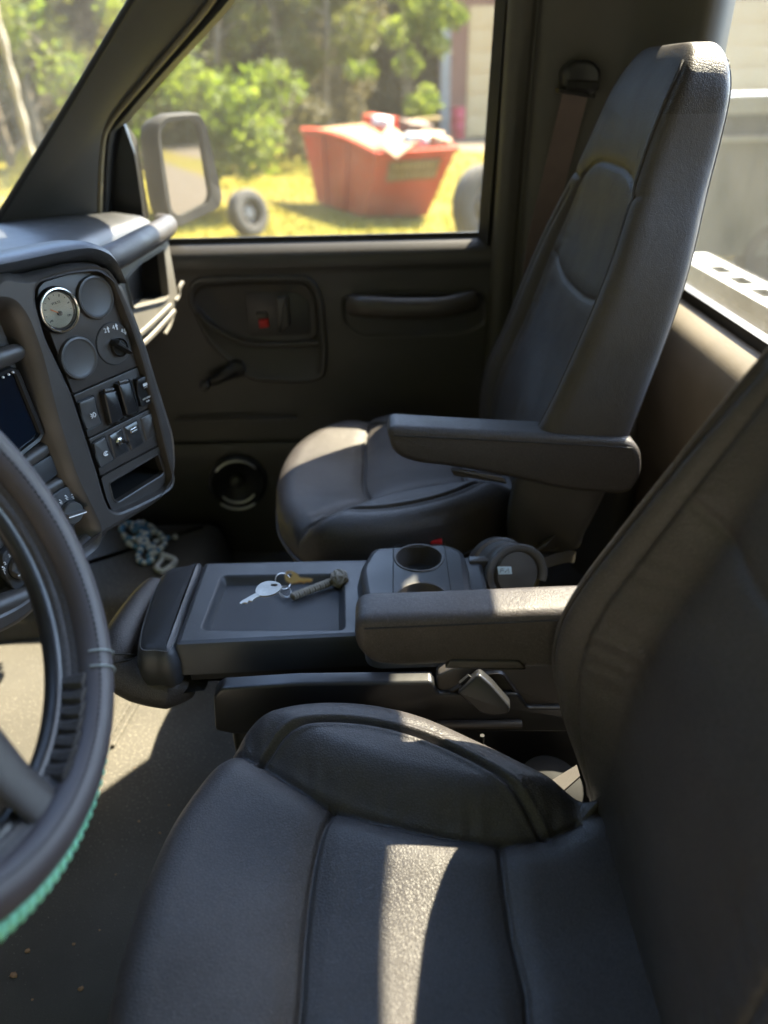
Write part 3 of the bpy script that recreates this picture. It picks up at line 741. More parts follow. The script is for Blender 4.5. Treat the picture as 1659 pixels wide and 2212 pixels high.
ck4 = cpx(685, 565); kb = disc(ck4, [(.0125, .005), (.0125, .009), (.0115, .0105), (.010, .0085), (0, .0085)], "selector_knob", M['plastic_dk'], sel, 32)
ka = R_(-48); uu = np.array([math.cos(ka), math.sin(ka)]); vv = np.array([-uu[1], uu[0]])
def knobgrip(c, uu, vv, ln, wd, h0, h1, name, mat, parent):
    P = rpoly(np.array([c + uu * ln + vv * wd * .35, c - uu * ln + vv * wd, c - uu * ln - vv * wd, c + uu * ln - vv * wd * .35]), wd * .35, 5)
    pr = [(0, h0), (.0004, h1 * .6 + h0 * .4), (wd * .25, h1 - .0012), (wd * .5, h1)]
    P = ccw(resample(P, 60)); return obj(name, MB().loops([ps.w(inset(P, d), h) for d, h in pr], False, True), mat, parent)
knobgrip(ck4, uu, vv, .0150, .0042, .006, .021, "knob_grip", M['plastic_dk'], kb)
for (x, y), s_ in (((616, 470), "2"), ((664, 452), "4"), ((714, 472), "4")):
    c = cpx(x - 9, y); text("selector_text", s_, ps, c, .0082, M['white'], sel, .0055)
def arrow(c, up, sz=.0042):
    k = 1 if up else -1
    P = np.array([(0, k * sz), (sz * .55, k * .1 * sz), (sz * .22, k * .1 * sz), (sz * .22, -k * sz), (-sz * .22, -k * sz), (-sz * .22, k * .1 * sz), (-sz * .55, k * .1 * sz)]) + c
    return MB().plate(ps, P, .0052, .0056, 0, 1)
for (x, y), up in (((627, 462), 1), ((676, 446), 1), ((725, 476), 0)):
    obj("selector_mark", arrow(cpx(x - 3, y), up), M['white'], sel)
# switches, upper row
def quad(pts, r=.0012, h=.006): return ccw(resample(rpoly(pp_(pts, h), r), 60))
def rocker(pts, name, mat, h=.009):
    P = quad(pts, .0012, h * .8); b = P[:, 1]; t = (b - b.min()) / (b.max() - b.min())
    hh = h * (.55 + .45 * np.abs(t - .42) / .58)
    m = MB().loops([ps.w(P, .003), ps.w(P, hh - .0014), ps.w(inset(P, .0004), hh - .0004), ps.w(inset(P, .0014), hh)], False, True)
    return obj(name, m, mat, dash, sharp=50), hh.mean()
def frame_groove(pts):
    P = quad(pts, .001); return obj("switch_frame", MB().loops([ps.w(inset(P, -.0022), .0038), ps.w(inset(P, -.0018), .0048), ps.w(inset(P, -.0004), .0046), ps.w(inset(P, 0), .001)]), M['plastic_dk'], dash)
rkA = z5([(535, 1400), (695, 1338), (775, 1615), (625, 1690)])
ra, _ = rocker(rkA, "rocker_switch", M['plastic_gr']); frame_groove(rkA)
def glyph(cx, cy, shapes, parent, h, w=.0007):
    m = MB(); c = cpx(cx, cy)
    for sh in shapes:
        q = np.array(sh, float) * .00145 + c; m.tube(ps.w(q, h), w, 5)
    return obj("switch_symbol", m, M['white'], parent)
lampsym = [[(-2.6, 2.2), (-.8, .8)], [(-2.8, 0), (-1, 0)], [(-2.4, -2.2), (-.8, -.8)], [(.2, 1.8), (1.2, 2.2), (2.6, .6), (2.6, -.8), (1.2, -2.2), (.2, -1.8), (.2, 1.8)]]
glyph(530, 957, lampsym, ra, .0085)
for pts in (z5([(792, 1300), (922, 1275), (1000, 1560), (868, 1628)]), z5([(942, 1215), (1066, 1185), (1148, 1490), (1036, 1540)])):
    P = quad(pts, .0015, .013); m = MB().loops([ps.w(P, .003), ps.w(P, .0125), ps.w(inset(P, .0006), .0142), ps.w(inset(P, .0018), .0150)], False, True)
    cvr = obj("socket_cover", m, M['plastic_dk'], dash, sharp=50)
    t_ = pp_(pts, .013); tl, tr, br, bl_ = t_[0], t_[1], t_[2], t_[3]
    m = MB().tube(ps.w(np.array([tl * .85 + tr * .15, tl * .15 + tr * .85]) + (0, .0022), .0120), .0024, 10); obj("cover_hinge", m, M['plastic_gr'], cvr)
    ft = (br * .55 + bl_ * .45); m = MB().lathe(ps.w(ft, .009)[0], ps.n, [(.0040, -.006), (.0044, .003), (.003, .005), (0, .0052)], 20); obj("cover_tab", m, M['plastic_dk'], cvr)
    c = t_.mean(0)
    m = MB()
    for k in range(5):
        q = c + np.array([rng.uniform(-.004, .004), rng.uniform(-.009, .004)]); m.tube(ps.w(np.array([q, q + (.0012, .0004)]), .0151), .0003, 5)
    obj("cover_marking", m, M['plastic_gr'], cvr)
    P2 = quad(pts, .001); obj("switch_frame", MB().loops([ps.w(inset(P2, -.0035), .0038), ps.w(inset(P2, -.0030), .0065), ps.w(inset(P2, -.0010), .0065), ps.w(inset(P2, -.0005), .001)]), M['plastic_dk'], dash)
rkD = z5([(1130, 1165), (1248, 1108), (1300, 1180), (1308, 1395), (1190, 1452)])
rd, _ = rocker(rkD, "rocker_switch", M['plastic_dk'], .013); rd['label'] = "rocker switch marked LED light bar"
c = cpx(838, 782, .012); m = MB().plate(ps, rpoly(np.array([(-.0042, -.0014), (.0042, -.0014), (.0042, .0026), (-.0042, .0026)]) + c, .0006), .0128, .0131, 0, 1)
for k in range(4): m.box if False else m.bar(ps.w(c + (-.0036 + k * .0024, -.0024), .0130)[0], ps.w(c + (-.0036 + k * .0024, -.0040), .0130)[0], .0007, .0003, up=ps.n)
obj("switch_symbol", m, M['white'], rd)
text("switch_text", "LED LIGHT", ps, cpx(848, 857, .012), .0032, M['white'], rd, .0125); text("switch_text", "BAR", ps, cpx(853, 875, .012), .0032, M['white'], rd, .0125)
# lower row
rkE = z1([(538, 1122), (604, 1084), (658, 1212), (580, 1262)])
re_, _ = rocker(rkE, "rocker_switch", M['plastic_gr']); frame_groove(rkE)
glyph(603, 1178, [[(2.4 * math.cos(t), 2.0 * math.sin(t)) for t in np.linspace(.6, 5.6, 14)], [(-1, 0), (1.6, 1.6)], [(-1, -1), (1.6, -1.2)]], re_, .0086)
def insert(pts, mat): 
    P = quad(pts, .0008); return obj("switch_insert", MB().loops([ps.w(inset(P, -.0006), .003), ps.w(inset(P, -.0004), .0043), ps.w(inset(P, .0003), .0036), ps.w(inset(P, .0010), .0052), ps.w(inset(P, .0016), .0056)], False, True), mat, dash, sharp=35)
M['carbon'] = surf("glossy_insert", (.03, .03, .031), .16, (.05, .05, .05), 60)
iF = insert(z1([(628, 1076), (706, 1032), (748, 1166), (664, 1212)]), M['carbon'])
cF = cpx(688, 1106); m = MB().lathe(ps.w(cF)[0], ps.n, [(.0062, .0056), (.0062, .0075), (.0052, .0082), (.0040, .0082), (.0040, .011), (.0026, .0112), (0, .0112)], 6, ref=ps.a); tg = obj("toggle_nut", m, M['chrome'], iF, sharp=20)
m = MB().tube(np.array([ps.w(cF, .010)[0], ps.w(cF + (.0015, -.001), .017)[0], ps.w(cF + (.003, -.0025), .022)[0]]), [.0016, .0019, .0024], 10); obj("toggle_lever", m, M['plastic_dk'], iF)
iG = insert(z1([(716, 1027), (794, 985), (834, 1118), (762, 1164)]), M['carbon'])
cG = cpx(772, 1045); m = MB().plate(ps, rpoly(np.array([(-.0062, -.0034), (.0062, -.0034), (.0062, .0034), (-.0062, .0034)]) + cG, .0015), .0056, .0068, .0004); us = obj("usb_port", m, M['chrome'], iG)
m = MB().plate(ps, rpoly(np.array([(-.0042, -.0015), (.0042, -.0015), (.0042, .0015), (-.0042, .0015)]) + cG, .0004), .0068, .0070, 0, 1)
m = MB().plate(ps, np.array([(-.0044, -.0012), (.0044, -.0012), (.0044, .0004), (-.0044, .0004)]) + cG, .0066, .0070, 0, 1); obj("usb_slot", m, M['white'], iG)
insert(z1([(812, 976), (889, 932), (920, 1066), (846, 1112)]), M['plastic'])
# cavity contents: rails, screen, controls
hC = HB - .030
def cw(pts, h): return ps.w(pp_(pts, h), h)
def rail(a, b, r, h=-.004, flat=.8): 
    P = resample(cw([a, b], h), 9, False); return obj("dash_rail", MB().tube(P, np.concatenate([np.full(6, r), [r * .95, r * .8, r * .35]]), 14, flat=flat), M['plastic'], dash)
rail((-170, 830), (62, 752), .013); rail((-60, 1075), (128, 948), .0105, -.010); rail((-20, 1130), (162, 1022), .010, -.006)
rail((130, 1225), (230, 1132), .013, -.002)
rail((-150, 1305), (30, 1130), .012, -.010); rail((-60, 1335), (105, 1268), .016, .002)
M['screen'] = surf("screen_glass", (.003, .007, .014), .10, (.004, .009, .019), 20, speck=.5, speck_col=(.25, .27, .3), spscale=240, spthr=.72, coat=.5)
scr_ = quad([(-190, 905), (38, 800), (96, 942), (10, 1010), (-140, 1110)], .003)
m = MB().loops([ps.w(inset(scr_, -.006), hC), ps.w(inset(scr_, -.006), hC + .012), ps.w(inset(scr_, -.004), hC + .015), ps.w(inset(scr_, .0), hC + .014), ps.w(inset(scr_, .001), hC + .008)])
sb = obj("screen_surround", m, M['plastic_dk'], dash)
m = MB().loops([ps.w(inset(scr_, .0002), hC + .004), ps.w(inset(scr_, .0008), hC + .0092)], False, True); obj("screen", m, M['screen'], dash)
lm = MB()
for x, y in ((8, 815), (20, 809), (29, 804)): lm.lathe(cw([(x, y)], hC + .016)[0], ps.n, [(.0014, -.002), (.0012, .0), (0, .0004)], 10)
obj("screen_button", lm, M['white'], dash)
pn = quad([(-40, 1085), (118, 985), (140, 1022), (20, 1110)], .002); m = MB().plate(ps, pn, hC, hC + .012, .001); obj("dash_filler", m, M['console'], dash)
def control(c, plate_pts, kr, name, marks, texts, ang):
    P = quad(plate_pts, .006); hp = hC + .018
    o = obj(name, MB().plate(ps, P, hC, hp, .0015), M['console'], dash)
    cc = pp_([c], hp)[0]
    m = MB().lathe(ps.w(cc)[0], ps.n, [(kr + .0012, hp), (kr + .0012, hp + .0008), (0, hp + .0008)], 40, ref=ps.a); obj("control_groove", m, M['hole'], o)
    k = obj("control_knob", MB().lathe(ps.w(cc)[0], ps.n, [(kr, hp), (kr * .97, hp + .007), (kr * .9, hp + .008), (0, hp + .0083)], 40, ref=ps.a), M['plastic_gr'], o)
    u_ = np.array([math.cos(ang), math.sin(ang)]); v_ = np.array([-u_[1], u_[0]])
    knobgrip(cc, u_, v_, kr * 1.0, kr * .28, hp + .006, hp + .017, "knob_grip", M['plastic_gr'], k)
    m = MB().bar(ps.w(cc - u_ * kr * .95, hp + .0174)[0], ps.w(cc + u_ * kr * .8, hp + .0174)[0], .0014, .0006, up=ps.n); obj("knob_pointer", m, M['white'], k)
    for t_, s_ in texts:
        q = cc + (kr + .0055) * np.array([math.cos(t_), math.sin(t_)]); text("control_text", s_, ps, q, .0060, M['white'], o, hp + .0002, ang=0)
    m = MB()
    for t_ in marks:
        e_ = np.array([math.cos(t_), math.sin(t_)]); q = cc + (kr + .0058) * e_
        m.tube(ps.w(q + np.array([(0, .0030), (.0010, .0012), (-.0004, .0), (-.0012, -.0022), (.0010, -.0030)]), hp + .0003), .0004, 5)
        m.lathe(ps.w(q + (-.0008, .0034), hp)[0], ps.n, [(.0009, 0), (.0009, .0005), (0, .0006)], 8); m.bar(ps.w(q + (-.0024, .0006), hp + .0003)[0], ps.w(q + (.0018, -.0010), hp + .0003)[0], .0006, .0004, up=ps.n)
    if marks: obj("control_symbol", m, M['white'], o)
    return o
control((152, 1106), z7([(640, 200), (830, 70), (910, 100), (1050, 390), (1010, 480), (860, 640), (700, 560)]), .0150, "vent_control", [R_(a) for a in (165, 138, 112, 85, 58, 30)], [], R_(-12))
control((45, 1222), z7([(30, 920), (180, 800), (420, 800), (480, 1100), (380, 1210), (215, 1400), (80, 1200)]), .0165, "fan_control", [R_(158)], [(R_(172), "1"), (R_(140), "2"), (R_(112), "3")], R_(2))
# steering-column side and lower dash fill behind the wheel: already the shell; top pad
m = MB()
tp = np.array([at(-200, 640, y=.60), at(-60, 612, y=.72), at(60, 582, y=.83), at(150, 563, y=.92), at(212, 567, y=.99), at(246, 592, y=1.03), at(262, 625, y=1.04)])
pth = smooth(ps.w(pp_([(-260, 640), (-60, 592), (57, 567), (150, 548), (200, 545), (240, 566), (266, 612)], HB), HB), 8, False)
Lp = []
for i, p in enumerate(pth):
    k = min(1, (len(pth) - 1 - i) / 12 + .12)
    prof_ = np.array([(.003, -.004), (.006, .010), (.001, .022), (-.012, .030), (-.04, .032), (-.075, .022), (-.09, -.02), (-.02, -.03)])
    out = unit(np.cross(np.gradient(pth, axis=0)[i], ps.n)); out = out if out[2] > -.2 else -out
    Lp.append(np.array([p + ps.n * a_ + out * (b_ * .42 * k) for a_, b_ in prof_]))
m.loops(Lp, True, True)
obj("top_pad", m, M['console'], dash, sharp=60)
# top of the dash, from the windscreen to the passenger side front
DT = .866
top = []
for x_, dz in ((-1.08, .0), (-.95, .004), (-.80, .012), (-.68, .016), (-.60, .014), (-.55, .006), (-.53, -.006), (-.525, -.03)):
    top.append([(x_ + (.05 if y_ > 1.45 and x_ > -.7 else 0) * (y_ - 1.45) / .2, y_, DT + dz - .10 * max(0, (x_ + .62)) * 0) for y_ in np.linspace(.05, 1.66, 30)])
G = np.array(top); m = MB().grid(G); m.grid(G + np.array([0, 0, -.03]))
obj("dash_top", m, M['console'], dash, sharp=60)
# passenger side front: frame with a dark opening, grab rail above
pf = Plane(at(320, 600, x=-.445), (0.93, -.18, -.02), (0, 1, 0))
opn = ccw(resample(rpoly(pf.pxs([(268, 602), (300, 566), (352, 534), (364, 640), (352, 652), (285, 668)]), .008), 80))
ofr = ccw(resample(rpoly(pf.pxs([(225, 585), (300, 535), (362, 512), (384, 640), (380, 660), (330, 712), (255, 765)]), .010), 110))
mb = holed("x", ofr, [opn], pf, .0, None, None)
mb.loops([pf.w(ofr, .0), pf.w(inset(ofr, -.003), -.006), pf.w(ofr, -.10)])
mb.loops([pf.w(opn, .0), pf.w(inset(opn, .0015), .004), pf.w(inset(opn, .004), .003), pf.w(inset(opn, .005), -.012)])
M['sidetrim'] = surf("dash_side_trim", (.16, .15, .13), .5, (.19, .18, .155), 9, ('noise', 900), .3, .0004)
dv = obj("glovebox_frame", mb, M['sidetrim'], dash, sharp=40)
m = MB().loops([pf.w(inset(opn, .004), -.008), pf.w(inset(opn, .01), -.12)], cap1=True); obj("glovebox_opening", m, M['hole'], dv)
for a_, b_, c_ in (((240, 770), (310, 714), (368, 660)), ((250, 790), (322, 730), (376, 672))):
    obj("trim_rib", MB().tube(smooth(pf.w(pf.pxs([a_, b_, c_]), .001), 6, False), .0055, 8, flat=.7), M['sidetrim'], dv)
m = MB().tube(smooth(pf.w(pf.pxs([(378, 650), (385, 640), (387, 622), (394, 610)]), .0), 6, False), .0045, 8); obj("trim_clip", m, M['sidetrim'], dv)
m = MB().tube(smooth(pf.w(pf.pxs([(374, 676), (368, 700), (356, 722)]), .0), 6, False), .004, 8); obj("trim_clip", m, M['sidetrim'], dv)
lower = np.array([(-.47, .84), (-.445, .80), (-.46, .70), (-.56, .52), (-.75, .42), (-1.0, .40), (-1.0, .84)])
L = [np.column_stack([lower[:, 0] - .03 , np.full(7, y_), lower[:, 1]]) for y_ in np.linspace(1.08, 1.665, 8)]
obj("lower_dash", MB().loops(L, True, True), M['plastic_dk'], dash, sharp=60)
rr_ = smooth(np.array([at(205, 575, x=-.44), at(250, 553, x=-.425), at(300, 525, x=-.415), at(345, 500, x=-.42), at(362, 484, x=-.45), at(345, 474, x=-.50)]), 8, False)
obj("grab_rail", MB().tube(rr_, np.concatenate([np.full(30, .021), np.linspace(.021, .013, len(rr_) - 30)]), 16), M['leather'], dash)
# ================================================================ steering wheel
wa = R_(22.5); wn = np.array([math.cos(wa), 0, math.sin(wa)]); wd = np.array([math.sin(wa), 0, -math.cos(wa)])
wc = np.array([-.31, .38, .81]); wy = np.array([0, 1.0, 0])
def wp(r, t, h=0): t = np.atleast_1d(t); return wc + wn * h + r * (np.cos(t)[:, None] * wd + np.sin(t)[:, None] * wy)
wh = thing("steering_wheel", "black stitched steering wheel with a green braided lower edge", "steering wheel", tuple(wc))
T = np.linspace(0, 2 * np.pi, 160, endpoint=False)
M['wleather'] = surf("wheel_leather", (.062, .055, .060), .5, (.074, .065, .070), 12, ('noise', 900), .4, .0006)
rim = obj("rim", MB().tube(wp(.1845, T), .0155, 24, closed=True), M['wleather'], wh)
obj("inner_rim", MB().tube(wp(.163, T, -.022), .0085, 14, closed=True), M['plastic_dk'], wh)
obj("cover_edge", MB().tube(wp(.1745, T, -.011), .0085, 12, closed=True), M['leather'], wh)
Tf = np.linspace(R_(31), R_(362), 140)
obj("inner_wrap", MB().tube(wp(.1690, Tf, -.0155), .0075, 12), M['leather'], wh)
m = MB()
for t in np.linspace(R_(3), R_(30), 7):
    m.tube(np.vstack([wp(.1725, t, .002), wp(.1695, t + .014, -.010), wp(.164, t + .03, -.020)]), [.010, .0075, .0055], 8)
obj("lacing", m, M['leather'], wh)
st = MB()
for i in range(220):
    t = 2 * np.pi * i / 220; e = R_(205)
    st.tube(np.vstack([wp(.1845 + .0157 * math.cos(R_(125)), t, .0157 * math.sin(R_(125))), wp(.1845 + .0157 * math.cos(R_(125)), t + .018, .0157 * math.sin(R_(125)))]), .0007, 5)
sx = obj("stitching", st, M['rubber'], wh); sx['kind'] = 'stuff'
for t0 in (R_(34), R_(38.5)):
    for k in (0, 1):
        e = np.linspace(-.5, np.pi * .85, 16)
    P = np.vstack([wp(.184 + .0170 * math.cos(q), t0, .0170 * math.sin(q)) for q in e])
    obj("seam", MB().tube(P, .0008, 6), surf("pale_thread", (.26, .30, .30), .7), rim)
M['braid'] = surf("green_braid", (.20, .60, .40), .45, (.28, .72, .52), 60, ('noise', 500), .4, .001)
nb = 64
for i in range(nb):
    t = R_(-150) + i * (R_(169) / nb)
    c = wp(.2050, t, -.006)[0]; ax = unit(wp(.18, t + .02)[0] - wp(.18, t)[0] + wn * .006)
    mm = MB().lathe(c - ax * .0055, ax, [(.0015, 0), (.0062, .002), (.0078, .0055), (.0062, .009), (.0015, .011)], 10)
    obj("braid_knot", mm, M['braid'], wh)
M['spoke'] = surf("spoke_grey", (.048, .043, .042), .45, bump=('noise', 900))
hub = MB().lathe(wc - wn * .05, wn, [(.02, -.16), (.035, -.05), (.075, .0), (.082, .02), (.07, .045), (0, .055)], 40); obj("hub", hub, M['spoke'], wh)
for t0 in (R_(-7), R_(-55), R_(110), R_(-110)):
    L = []
    for r_, w_, h_, th_ in ((.06, .050, -.02, .02), (.10, .044, -.016, .016), (.14, .036, -.012, .012), (.178, .034, -.004, .008)):
        e_ = np.linspace(0, 2 * np.pi, 16, endpoint=False); c = wp(r_, t0, h_)[0]; tg_ = unit(wp(r_, t0 + .01)[0] - wp(r_, t0)[0])
        L.append(c + np.cos(e_)[:, None] * tg_ * w_ / 2 + np.sin(e_)[:, None] * wn * th_ / 2)
    obj("spoke", MB().loops(L, True, True), M['spoke'], wh)
# ================================================================ centre console
con = thing("center_console", "black centre console with open tray and two cup holders between the seats", "console", (-.12, .89, 0.0))
ZL = .45
plL = Plane((0, 0, ZL), (0, 0, 1), (1, 0, 0))
lid = ccw(resample(rpoly(plL.pxs([(440, 1213), (900, 1203), (1040, 1200), (1075, 1368), (760, 1374), (374, 1393)]), .008), 200))
tray = ccw(resample(rpoly(plL.pxs([(476, 1242), (745, 1238), (748, 1363), (430, 1363)]), [.012] * 4), 120))
mb = holed("x", inset(lid, .008), [tray], plL, 0.0, None, None)
mb.loops([plL.w(inset(lid, .008), 0), plL.w(inset(lid, .0025), -.0022), plL.w(lid, -.008), plL.w(inset(lid, -.003), -.052), plL.w(inset(lid, .002), -.056)])
mb.loops([plL.w(tray, 0), plL.w(inset(tray, .0015), -.0006), plL.w(inset(tray, .004), -.004), plL.w(inset(tray, .008), -.011), plL.w(inset(tray, .011), -.0135)])
obj("tray_lid", mb, M['console'], con, sharp=40)
def ribmat():
    m, n, b = nodes("tray_mat"); L = n.links.new
    b.inputs["Base Color"].default_value = (.045, .047, .052, 1); b.inputs["Roughness"].default_value = .42
    tc = N(n, "ShaderNodeTexCoord"); mp = N(n, "ShaderNodeMapping"); mp.inputs["Rotation"].default_value = (0, 0, R_(38)); L(tc.outputs["Object"], mp.inputs["Vector"])
    w1 = N(n, "ShaderNodeTexVoronoi", feature='F1', distance='CHEBYCHEV', Scale=380.0, Randomness=0.0); L(mp.outputs[0], w1.inputs["Vector"])
    bp = N(n, "ShaderNodeBump", Strength=.9, Distance=.0012); L(w1.outputs["Distance"], bp.inputs["Height"]); L(bp.outputs[0], b.inputs["Normal"])
    return m
m = MB().loops([plL.w(inset(tray, .0108), -.0133)], cap1=True); obj("tray_mat", m, ribmat(), con, sharp=0)
# base under the lid
m = MB().box((-.24, .80, .0), (.34, .975, .392), .02); obj("console_base", m, M['plastic_dk'], con)
lb = ccw(inset(lid, .012)); m = MB().loops([plL.w(inset(lb, .02), -.085), plL.w(lb, -.075), plL.w(lb, -.05)], True, False); obj("lid_underside", m, M['plastic_dk'], con, sharp=60)
# padded nose
nose = ccw(resample(smooth(plL.pxs([(437, 1216), (400, 1216), (362, 1222), (338, 1246), (312, 1310), (296, 1372), (300, 1398), (330, 1402), (374, 1396), (405, 1300)]), 6), 140))
m = MB().loops([plL.w(inset(nose, .004), -.068), plL.w(inset(nose, -.004), -.060), plL.w(inset(nose, -.005), -.03), plL.w(inset(nose, -.001), -.012), plL.w(inset(nose, .004), -.0045), plL.w(inset(nose, .010), .0)], True, True)
fall = lambda q: np.column_stack([q[:, 0], q[:, 1], q[:, 2] - .06 * np.maximum(0, plL.px(437, 1216)[0] - .012 - q[:, 0])])
m.v[-1] = fall(m.v[-1])
nz_ = obj("front_pad", m, M['console'], con, sharp=70)
st = MB(); q = fall(plL.w(inset(nose, .0035), -.0040))
for i in range(0, len(q) - 1, 1): st.tube(np.array([q[i] * .8 + q[i + 1] * .2, q[i] * .3 + q[i + 1] * .7]), .0007, 5)
so_ = obj("stitching", st, surf("grey_thread", (.16, .17, .18), .7), nz_); so_['kind'] = 'stuff'
roll = np.array([at(352, 1262, z=.425), at(322, 1288, z=.425), at(285, 1340, z=.422), at(256, 1398, z=.415), at(258, 1440, z=.395), at(300, 1466, z=.375), at(360, 1480, z=.362), at(420, 1482, z=.358)])
rp = smooth(roll, 8, False); rrad = np.interp(np.arange(len(rp)), [0, 4, 20, 40, len(rp) - 8, len(rp) - 1], [.010, .021, .026, .033, .033, .014])
ro = obj("front_roll", MB().tube(rp, rrad, 18), M['leather'], con, sharp=80)
k0 = 27
for dk in (0, 2): 
    c_ = rp[k0 + dk]; t_ = unit(rp[k0 + dk + 1] - rp[k0 + dk - 1]); u_ = unit(np.cross(t_, (0, 0, 1))); v_ = np.cross(t_, u_); a_ = np.linspace(0, 2 * np.pi, 24, endpoint=False)
    obj("seam", MB().tube(c_ + (rrad[k0 + dk] + .0003) * (np.cos(a_)[:, None] * u_ + np.sin(a_)[:, None] * v_), .0012, 5, closed=True), M['rubber'], ro)
# cup holder block
ZC = .482; plC = Plane((0, 0, ZC), (0, 0, 1), (1, 0, 0))
blk = ccw(resample(rpoly(plC.pxs([(805, 1180), (968, 1171), (1006, 1190), (1034, 1385), (800, 1392), (776, 1225)]), .016), 160))
cA, cB = plC.px(905, 1205), plC.px(912, 1292); RC = .0345
hA, hB_ = ccw(circle(cA, RC, 64)), ccw(circle(cB, RC, 64))
mb = holed("x", inset(blk, .010), [hA, hB_], plC, 0.0, None, None)
mb.loops([plC.w(inset(blk, .010), 0), plC.w(inset(blk, .003), -.003), plC.w(blk, -.010), plC.w(inset(blk, -.006), -.036)])
obj("cup_block", mb, M['console'], con, sharp=50)
for c_ in (cA, cB):
    C_ = lambda r: circle(c_, r, 64)
    m = MB().loops([plC.w(C_(RC + .0035), .0002), plC.w(C_(RC + .0025), .0016), plC.w(C_(RC), .0012), plC.w(C_(RC - .0015), -.003), plC.w(C_(RC - .003), -.03), plC.w(C_(RC - .004), -.032), plC.w(C_(RC - .0085), -.033), plC.w(C_(RC - .0095), -.075)], False, True)
    obj("cup_holder", m, M['plastic'], con, sharp=40)
gr = ccw(resample(rpoly(plC.pxs([(850, 1178), (960, 1176), (988, 1372), (848, 1376)]), .01), 100)); m = MB().tube(plC.w(gr, .0), .0008, 5, closed=True); obj("block_seam", m, M['rubber'], con)
# ================================================================ driver seat side trim and belt buckle
py = Plane((0, .70, 0), (0, -1, 0), (1, 0, 0))
spn = py.pxs([(460, 1506), (476, 1488), (640, 1478), (935, 1474), (948, 1500), (1120, 1500), (1140, 1530), (1340, 1530), (1350, 1582), (945, 1584), (500, 1588), (464, 1580)])
m = MB().plate(py, rpoly(spn, .006), -.020, .0, .005); spo = obj("side_trim", m, M['plastic_dk'], drv, sharp=40)
hs = py.pxs([(945, 1470), (985, 1452), (1085, 1446), (1330, 1446), (1340, 1580), (940, 1580)]); m = MB().plate(py, rpoly(hs, .006), -.026, -.008, .004); obj("buckle_housing", m, M['plastic'], drv)
rcs = ccw(resample(rpoly(py.pxs([(948, 1560), (950, 1535), (975, 1500), (1050, 1462), (1085, 1460), (1122, 1510), (1128, 1556)]), .006), 80))
m = MB().loops([py.w(inset(rcs, -.003), -.0075), py.w(inset(rcs, -.001), -.0035), py.w(inset(rcs, .002), -.0045), py.w(inset(rcs, .003), -.0070)]); obj("housing_lip", m, M['plastic'], drv)
m = MB().tube(py.w(py.pxs([(944, 1562), (1126, 1560)]), .003), .006, 10); obj("housing_ledge", m, M['plastic'], drv)
pbk = Plane(at(1045, 1500, y=.682), (-.15, -.9, .35), (1, 0, -.6))
bq = pbk.pxs([(986, 1494), (1034, 1452), (1062, 1476), (1104, 1524), (1098, 1542), (1066, 1546), (1038, 1540)])
m = MB().plate(pbk, rpoly(bq, .006), -.018, .004, .004); bk_ = obj("belt_buckle", m, M['plastic_dk'], drv)
e0, e1 = pbk.w(pbk.px(990, 1490), -.006)[0], pbk.w(pbk.px(1030, 1456), -.006)[0]
m = MB().bar(e0 * .8 + e1 * .2 + (-.002, 0, .002), e0 * .3 + e1 * .7 + (-.002, 0, .002), .004, .006, up=(-.7, -.2, .7)); obj("buckle_slot", m, M['hole'], bk_)
wz = py.w
q = np.array([at(1178, 1694, z=.36), at(1246, 1652, z=.375), at(1253, 1676, z=.372), at(1208, 1716, z=.355)])
m = MB().loops([q, q + (0, 0, -.004)], True, True); obj("lap_belt", m, surf("belt_webbing", (.14, .125, .11), .8, bump=('noise', 1400), bstr=.6), drv, sharp=20)
m = MB().lathe(at(1185, 1650, y=.70) + (0.01, .02, -.085), (0.1, -.2, 1), [(.05, -.06), (.052, 0), (.046, .025), (.025, .04), (0, .044)], 28); obj("side_cover", m, surf("dark_felt", (.018, .018, .018), .9), drv, sharp=60)
m = MB().lathe(at(1041, 1600, y=.72) + (0, 0, -.02), (0, 0, 1), [(.008, -.01), (.008, .006), (.003, .012), (.003, .03)], 14); obj("adjuster_bolt", m, M['plastic_dk'], drv)
# passenger buckle with its red button
b0 = at(942, 1170, y=1.05); m = MB().box(b0 + (-.016, -.012, -.06), b0 + (.016, .012, -.004), .005); bb = obj("belt_buckle", m, M['plastic'], pas)
m = MB().box(b0 + (-.010, -.010, -.004), b0 + (.010, .010, .006), .003); obj("release_button", m, M['red'], bb)
# ================================================================ things lying about
kt = ZL - .0125
def tz(x, y, z=kt + .004): return at(x, y, z=z)
keys = thing("key_ring", "ring of keys with grey knotted cord lying in console tray", "keys", tuple(tz(615, 1272)))
plK = Plane((0, 0, kt + .002), (.10, -.18, 1), (1, 0, 0))
M['keymetal'] = surf("key_nickel", (.52, .51, .47), .42, (.38, .37, .34), 60, metal=.85)
M['brass'] = surf("key_brass", (.48, .30, .09), .36, (.40, .24, .07), 60, metal=.8)
hd = ccw(resample(smooth(plK.pxs([(552, 1278), (562, 1264), (582, 1258), (602, 1262), (608, 1272), (596, 1284), (576, 1290), (558, 1288)]), 5), 60)); hl = ccw(circle(plK.px(592, 1267), .0042, 30, .0022))
mb = holed("x", hd, [hl], plK, .0026, None, None); mb.loops([plK.w(hd, 0), plK.w(hd, .0026)]); mb.loops([plK.w(hl, 0), plK.w(hl, .0026)])
k1 = obj("silver_key", mb, M['keymetal'], keys)
bl_ = plK.pxs([(561, 1279), (566, 1287), (548, 1296), (544, 1301), (537, 1300), (534, 1305), (527, 1304), (520, 1308), (517, 1305), (522, 1300), (540, 1290)])
obj("key_blade", MB().plate(plK, bl_, .0002, .0022, .0003, 1), M['keymetal'], k1)
plK2 = Plane((0, 0, kt + .007), (.02, -.5, 1), (1, 0, 0))
